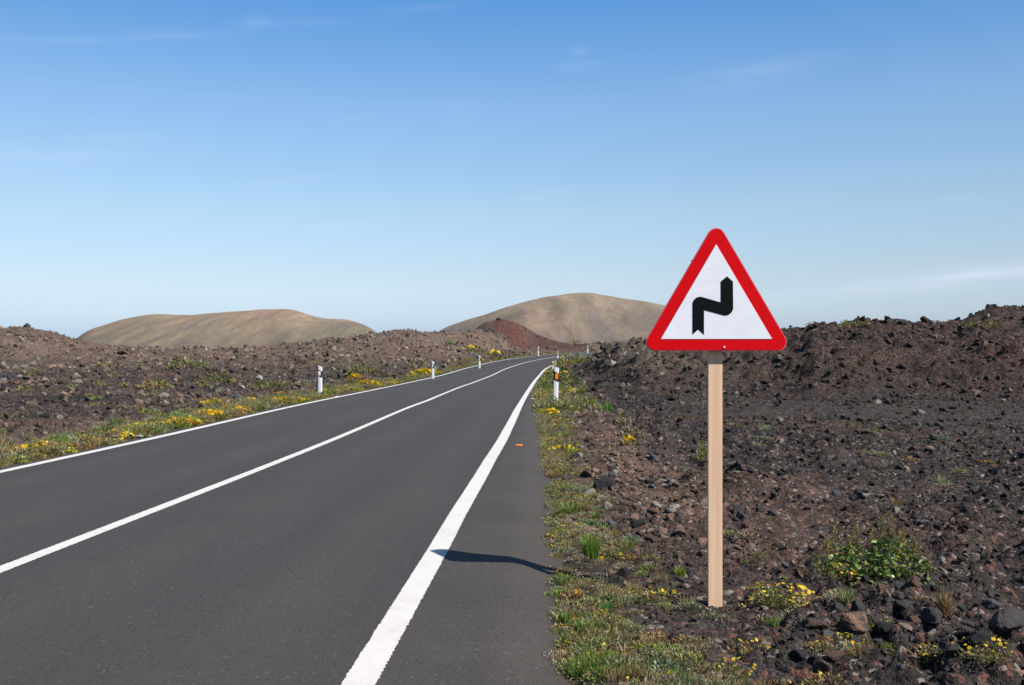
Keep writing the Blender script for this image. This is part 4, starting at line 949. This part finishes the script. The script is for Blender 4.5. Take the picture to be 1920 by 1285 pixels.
for a in [
 (1470, 1146, 150, 42, ['green', 'olive', 'khaki'], 'wide low clump of yellow flowers just right of the post foot', 70),
 (1580, 1100, 58, 30, ['khaki', 'olive'], 'small yellow-flowered clump at the left foot of the leafy bush', 26),
 (1180, 838, 28, 16, ['yellowgreen'], 'bright yellow clump alone on the stony bank, left of the post', 26),
 (1030, 781, 44, 12, ['yellowgreen', 'green'], 'yellow flower patch at the asphalt edge in front of the right marker post', 34),
 (1056, 852, 60, 14, ['green', 'olive'], 'strip of yellow flowers on the right verge level with the orange stud', 34),
 (1762, 1236, 76, 24, ['khaki', 'olive'], 'yellow-flowered clump at lower right in front of black rocks', 22),
 (1856, 1280, 130, 28, ['khaki', 'olive', 'green'], 'wide yellow-flowered clump in the bottom right corner', 30),
 (1410, 1222, 90, 24, ['khaki', 'rusty'], 'khaki clump with a few yellow flowers below the post, to its right', 10),
 (1385, 1275, 110, 26, ['khaki', 'olive', 'green'], 'yellow-dotted clump at the bottom edge right of the verge', 22),
 (1585, 1207, 80, 14, ['khaki', 'olive'], 'thin yellowish mat in the shade below the two-coloured boulder', 8),
 (1600, 1228, 66, 22, ['khaki', 'grey'], 'grey-green mat with few flowers right of the upright brown rock', 5),
 (1240, 1126, 60, 22, ['olive', 'khaki'], 'low yellow-dotted mat in the shade left of the post foot', 8),
 (392, 786, 54, 15, ['yellowgreen', 'green'], 'bright orange-yellow flower clump on the left verge, nearest the camera', 110),
 (447, 776, 30, 10, ['green', 'yellowgreen'], 'small yellow clump just right of the brightest left verge clump', 30),
 (664, 723, 36, 18, ['green'], 'bright yellow bouquet on the left verge past the nearest marker post', 46),
 (690, 727, 50, 12, ['green', 'yellowgreen'], 'low yellow flower patch right of the bouquet on the left verge', 50),
 (798, 704, 58, 10, ['yellowgreen', 'green'], 'orange-yellow flowers around the second left marker post', 70),
 (880, 658, 26, 7, ['yellowgreen'], 'yellow bush on the slope above the third left marker post', 9),
 (925, 668, 36, 9, ['yellowgreen', 'green'], 'yellow patch on the far left verge before the red mound', 10),
]:
    px, row, wp, hp, kinds, lab, nf = a
    plant('flower_clump', px, row, wp, hp, kinds, lab, 'flowers', FG, nf, YEL+ORA if px < 700 and row < 790 else YEL, 'clumps' if wp > 70 else 'cushion', 900, 3.7 if row > 1000 else 3.4)
for a in [
 (55, 706, 30, 15, ['olive', 'green'], 'small green shrub on the flat at far left, upper of two'),
 (43, 735, 26, 14, ['olive', 'yellowgreen'], 'small green shrub at far left, lower of two'),
 (198, 691, 40, 10, ['olive', 'khaki'], 'flat olive shrub on the left field, above a greener one'),
 (206, 709, 24, 18, ['olive'], 'upright olive shrub on the left field below the flat one'),
 (186, 724, 16, 12, ['yellowgreen'], 'tiny yellow-green plant on the left field'),
 (230, 728, 14, 10, ['yellowgreen', 'bright'], 'tiny bright plant just left of the orange-tinged shrub'),
 (260, 692, 28, 11, ['green', 'olive'], 'round green shrub midway on the left field'),
 (345, 693, 74, 19, ['olive', 'green'], 'wide olive shrub on the ridge at left'),
 (282, 732, 60, 21, ['olive', 'rusty', 'yellowgreen'], 'olive shrub with orange lower branches on the left field'),
 (402, 722, 60, 26, ['dark', 'rusty', 'green'], 'dark green and orange shrub, darkest on the left field'),
 (372, 727, 34, 14, ['olive', 'yellowgreen'], 'yellowish shrub against the left side of the dark one'),
 (500, 734, 60, 18, ['olive', 'green'], 'olive shrub between the blue-grey boulder and the marker post'),
 (680, 706, 56, 22, ['green', 'olive'], 'large green shrub behind the yellow bouquet on the left'),
 (780, 690, 40, 12, ['olive'], 'olive shrub left of the second left marker post'),
 (841, 651, 13, 10, ['green', 'bright'], 'lone bright green shrub high on the left slope'),
 (893, 660, 26, 10, ['green'], 'green shrub on the slope right of the yellow bush'),
 (346, 655, 14, 6, ['olive', 'yellowgreen'], 'small shrub on the crest of the left ridge below the far hill'),
 (1595, 622, 36, 15, ['olive', 'green'], 'largest shrub on the crest of the right mound'),
 (1524, 617, 18, 8, ['olive'], 'shrub on the right crest close to the sign'),
 (1630, 611, 16, 7, ['olive', 'khaki'], 'small shrub on the right crest left of the jagged rock'),
 (1825, 621, 30, 14, ['green', 'olive'], 'green shrub below the far right peak, left of two'),
 (1866, 620, 32, 18, ['olive', 'green'], 'green shrub below the far right peak, right of two'),
 (1078, 644, 18, 9, ['green', 'bright'], 'round green shrub beyond the bend'),
 (1605, 808, 22, 18, ['olive', 'khaki'], 'small olive plant out on the dark cinder'),
 (1322, 868, 30, 42, ['yellowgreen', 'bright'], 'yellow-green leafy plant half hidden behind the timber post'),
 (1190, 822, 44, 18, ['olive', 'khaki'], 'khaki shrub on the stony bank just above the yellow clump'),
 (1026, 740, 36, 40, ['green', 'dark', 'dark'], 'green bush at the left side of the nearest right marker post'),
 (1066, 732, 46, 34, ['green', 'olive', 'dark'], 'green bush right of the nearest right marker post'),
 (1035, 764, 40, 20, ['green', 'bright'], 'bright green clump in front of the nearest right marker post'),
 (1092, 734, 30, 14, ['yellowgreen', 'green'], 'yellow-green mat on the bank right of the marker post bushes'),
 (1072, 688, 56, 24, ['olive', 'yellowgreen', 'green'], 'olive bush on the inside of the bend hiding the edge line'),
 (1170, 800, 30, 26, ['olive', 'khaki'], 'dry olive shrub on the bank above the khaki one'),
]:
    px, row, wp, hp, kinds, lab = a
    plant('shrub', px, row, wp, hp, kinds, lab, 'shrub', SG, 0, YEL, 'cushion', 1200)
for a in [
 (1110, 1050, 60, 46, ['bright'], 'bright green grass tuft on the right verge below the rose block'),
 (1176, 1034, 60, 24, ['bright', 'green'], 'low green grass patch right of the bright verge tuft'),
 (1276, 1084, 36, 20, ['bright', 'yellowgreen'], 'small yellow-green tuft near the post foot'),
 (1062, 1180, 24, 36, ['bright'], 'upright bright green tuft at the asphalt edge'),
 (1215, 1070, 44, 16, ['bright', 'green'], 'low green tuft between the black rock and the post'),
 (1070, 970, 70, 28, ['bright', 'green'], 'green grassy patch on the verge above the pink rock'),
]:
    px, row, wp, hp, kinds, lab = a
    plant('grass_tuft', px, row, wp, hp, kinds, lab, 'grass', TG, 0, YEL, 'tuft', 1500, None, 1.0)
plant('weed', 1000, 1270, 50, 26, ['bright', 'green', 'yellowgreen'], 'leafy green weed creeping over the asphalt at the bottom edge', 'weed', None, 3, YEL, 'clumps', 1700, None, .35)
plant('daisy', 1122, 1056, 16, 12, ['bright'], 'single round yellow daisy in the bright verge grass', 'flower', None, 1, ORA, 'tuft', 1702, 4.6, .4)
# dry tan bush
p = place(1785, 1182); k = p.y/F; o = empty('dry_bush', (p.x, p.y+.1, zat(p.x, p.y+.1)-.01)); tag(o, 'tan dried-out twiggy bush among dark rocks at lower right', 'bush')
b = PB(77)
for _ in range(420):
    a, e = b.g.uniform(0, 6.283), b.g.uniform(.15, 1.5); L = 62*k*b.g.uniform(.55, 1.0); d = np.array([math.cos(a)*math.cos(e), math.sin(a)*math.cos(e), math.sin(e)])
    q0 = d*L*b.g.uniform(.1, .6); q1 = d*L+b.g.normal(size=3)*.02; b.blade(q0*[.55, .55, 1], q1*[.55, .55, 1], .0035, pick(b, ['dry', 'dry', 'rusty']), b.g.normal(size=3)*.6)
link('twigs', b.mesh('twigs', M_LEAF), None, o)
# pale lichen mat
plant('lichen_mat', 1398, 1012, 46, 12, ['grey', 'dry'], 'whitish lichen mat on dark cinder right of the post', 'lichen', None, 0, YEL, 'cushion', 1800, None, 1.2)

# --- leafy bush with seed spikes
p = place(1650, 1090); k = p.y/F
bush = empty('leafy_bush', (p.x, p.y+.14, zat(p.x, p.y+.14)-.01)); tag(bush, 'glossy green leafy bush with upright seed spikes, right of the post', 'bush')
gb = np.random.default_rng(88)
stem_tips = []
stem_spec = [(-95, 40, .3), (-78, 62, .2), (-60, 86, .3), (-40, 70, .1), (-20, 84, .25), (0, 60, .1), (12, 78, .3), (30, 98, .3), (44, 108, .2), (58, 80, .1), (75, 72, .3), (92, 66, .2), (108, 34, .1), (120, 26, .2), (-105, 30, 0), (20, 50, -.2), (-50, 48, -.25), (60, 48, -.25), (85, 40, -.2), (-10, 44, -.3)]
def tube(b, pts, r0, r1, c, n=5):
    pts = [np.asarray(q_, float) for q_ in pts]; m_ = len(pts); rings = []
    for i, q_ in enumerate(pts):
        rr = r0+(r1-r0)*i/(m_-1); rings.append([q_+np.array([rr*math.cos(6.283*j/n), rr*math.sin(6.283*j/n), 0]) for j in range(n)])
    for i in range(m_-1):
        for j in range(n): b.quad([rings[i][j], rings[i][(j+1) % n], rings[i+1][(j+1) % n], rings[i+1][j]], c)
leaf_vars = []
for i in range(6):
    b = PB(600+i); c = np.array(lin(*[(104, 128, 60), (122, 144, 74), (88, 110, 52), (146, 164, 104), (112, 134, 64), (170, 160, 74)][i])); n_ = 6
    us = np.linspace(0, 1, n_); wd = np.sin(np.pi*us**.8)**.75*.42; zc_ = -.25*us**2
    for j in range(n_-1):
        a0, a1 = us[j], us[j+1]
        b.quad([(a0, 0, zc_[j]), (a1, 0, zc_[j+1]), (a1, wd[j+1], zc_[j+1]+.10*wd[j+1]*2), (a0, wd[j], zc_[j]+.10*wd[j]*2)], c)
        b.quad([(a1, 0, zc_[j+1]), (a0, 0, zc_[j]), (a0, -wd[j], zc_[j]+.10*wd[j]*2), (a1, -wd[j+1], zc_[j+1]+.10*wd[j+1]*2)], c*.97)
    leaf_vars.append(b.mesh('leaf', M_GLOSS))
nleaf = 0
for si, (u, hh, yy_) in enumerate(stem_spec):
    x0, h_ = u*k, hh*k; b = PB(700+si); bx = x0*.35; by = yy_*.25
    pts_ = [np.array([bx+(x0-bx)*w_**.8, by+(yy_*.5-by)*w_, h_*w_]) for w_ in np.linspace(0, 1, 5)]
    tube(b, pts_, .006, .003, np.array(lin(122, 96, 60))); link('stem', b.mesh('stem', M_LEAF), None, bush)
    leaf_h = h_*(.72 if hh > 60 else 1.0); nl = int(8+leaf_h/k*.19)
    for j in range(nl):
        if nleaf >= 290: break
        w_ = (.10+.9*gb.random())*leaf_h/h_; q_ = np.array([np.interp(w_, np.linspace(0, 1, 5), [pp[i] for pp in pts_]) for i in range(3)])
        az_ = gb.uniform(0, 6.283); L = 15.5*k*gb.uniform(.6, 1.2)
        link('leaf', leaf_vars[gb.choice(6, p=[.24, .24, .2, .14, .14, .04])], None, bush, tuple(q_+np.array([math.cos(az_), math.sin(az_), 0])*L*gb.uniform(.1, .9)), (gb.normal(0, .5), gb.uniform(-1.2, .5), az_), (L, L*gb.uniform(.85, 1.15), L)); nleaf += 1
    if hh > 60 or si in (0, 13, 14):
        b = PB(800+si)
        for _ in range(150 if hh > 60 else 80):
            w_ = b.g.uniform(.62, 1.22); q_ = np.array([x0+b.g.normal()*5.5*k*(1.25-w_)*2, yy_*.5+b.g.normal()*.02, h_*w_]); b.leaf(q_, (b.g.normal()*.4, b.g.normal()*.4, 1), b.g.normal(size=3), 4.5*k, 2.4*k, pick(b, ['yellowgreen', 'olive', 'rusty']))
        link('seed_spike', b.mesh('seed_spike', M_LEAF), None, bush)['kind'] = 'stuff'
print('leaves', nleaf)
b = PB(990)                                           # the crowded inner leaves, too many to pick apart
for _ in range(620):
    u_, w_ = b.g.uniform(-104, 108), b.g.random(); top = np.interp(u_, [-104, -80, -50, 0, 40, 80, 108], [26, 46, 62, 60, 84, 62, 20])*k
    q_ = np.array([u_*k*.97, b.g.normal(0, .09), .01+top*w_]); d_ = b.g.normal(size=3)*[1, 1, .6]+[0, -.3, .3]; L = 12*k*b.g.uniform(.6, 1.2)
    c_ = np.array(lin(*[(94, 116, 54), (112, 134, 66), (76, 98, 46), (136, 154, 94)][b.g.integers(4)]))*b.g.uniform(.8, 1.1)
    b.leaf(q_, d_, b.g.normal(size=3), L, L*.62, c_)
io = link('inner_leaves', b.mesh('inner_leaves', M_GLOSS), None, bush); io['kind'] = 'stuff'
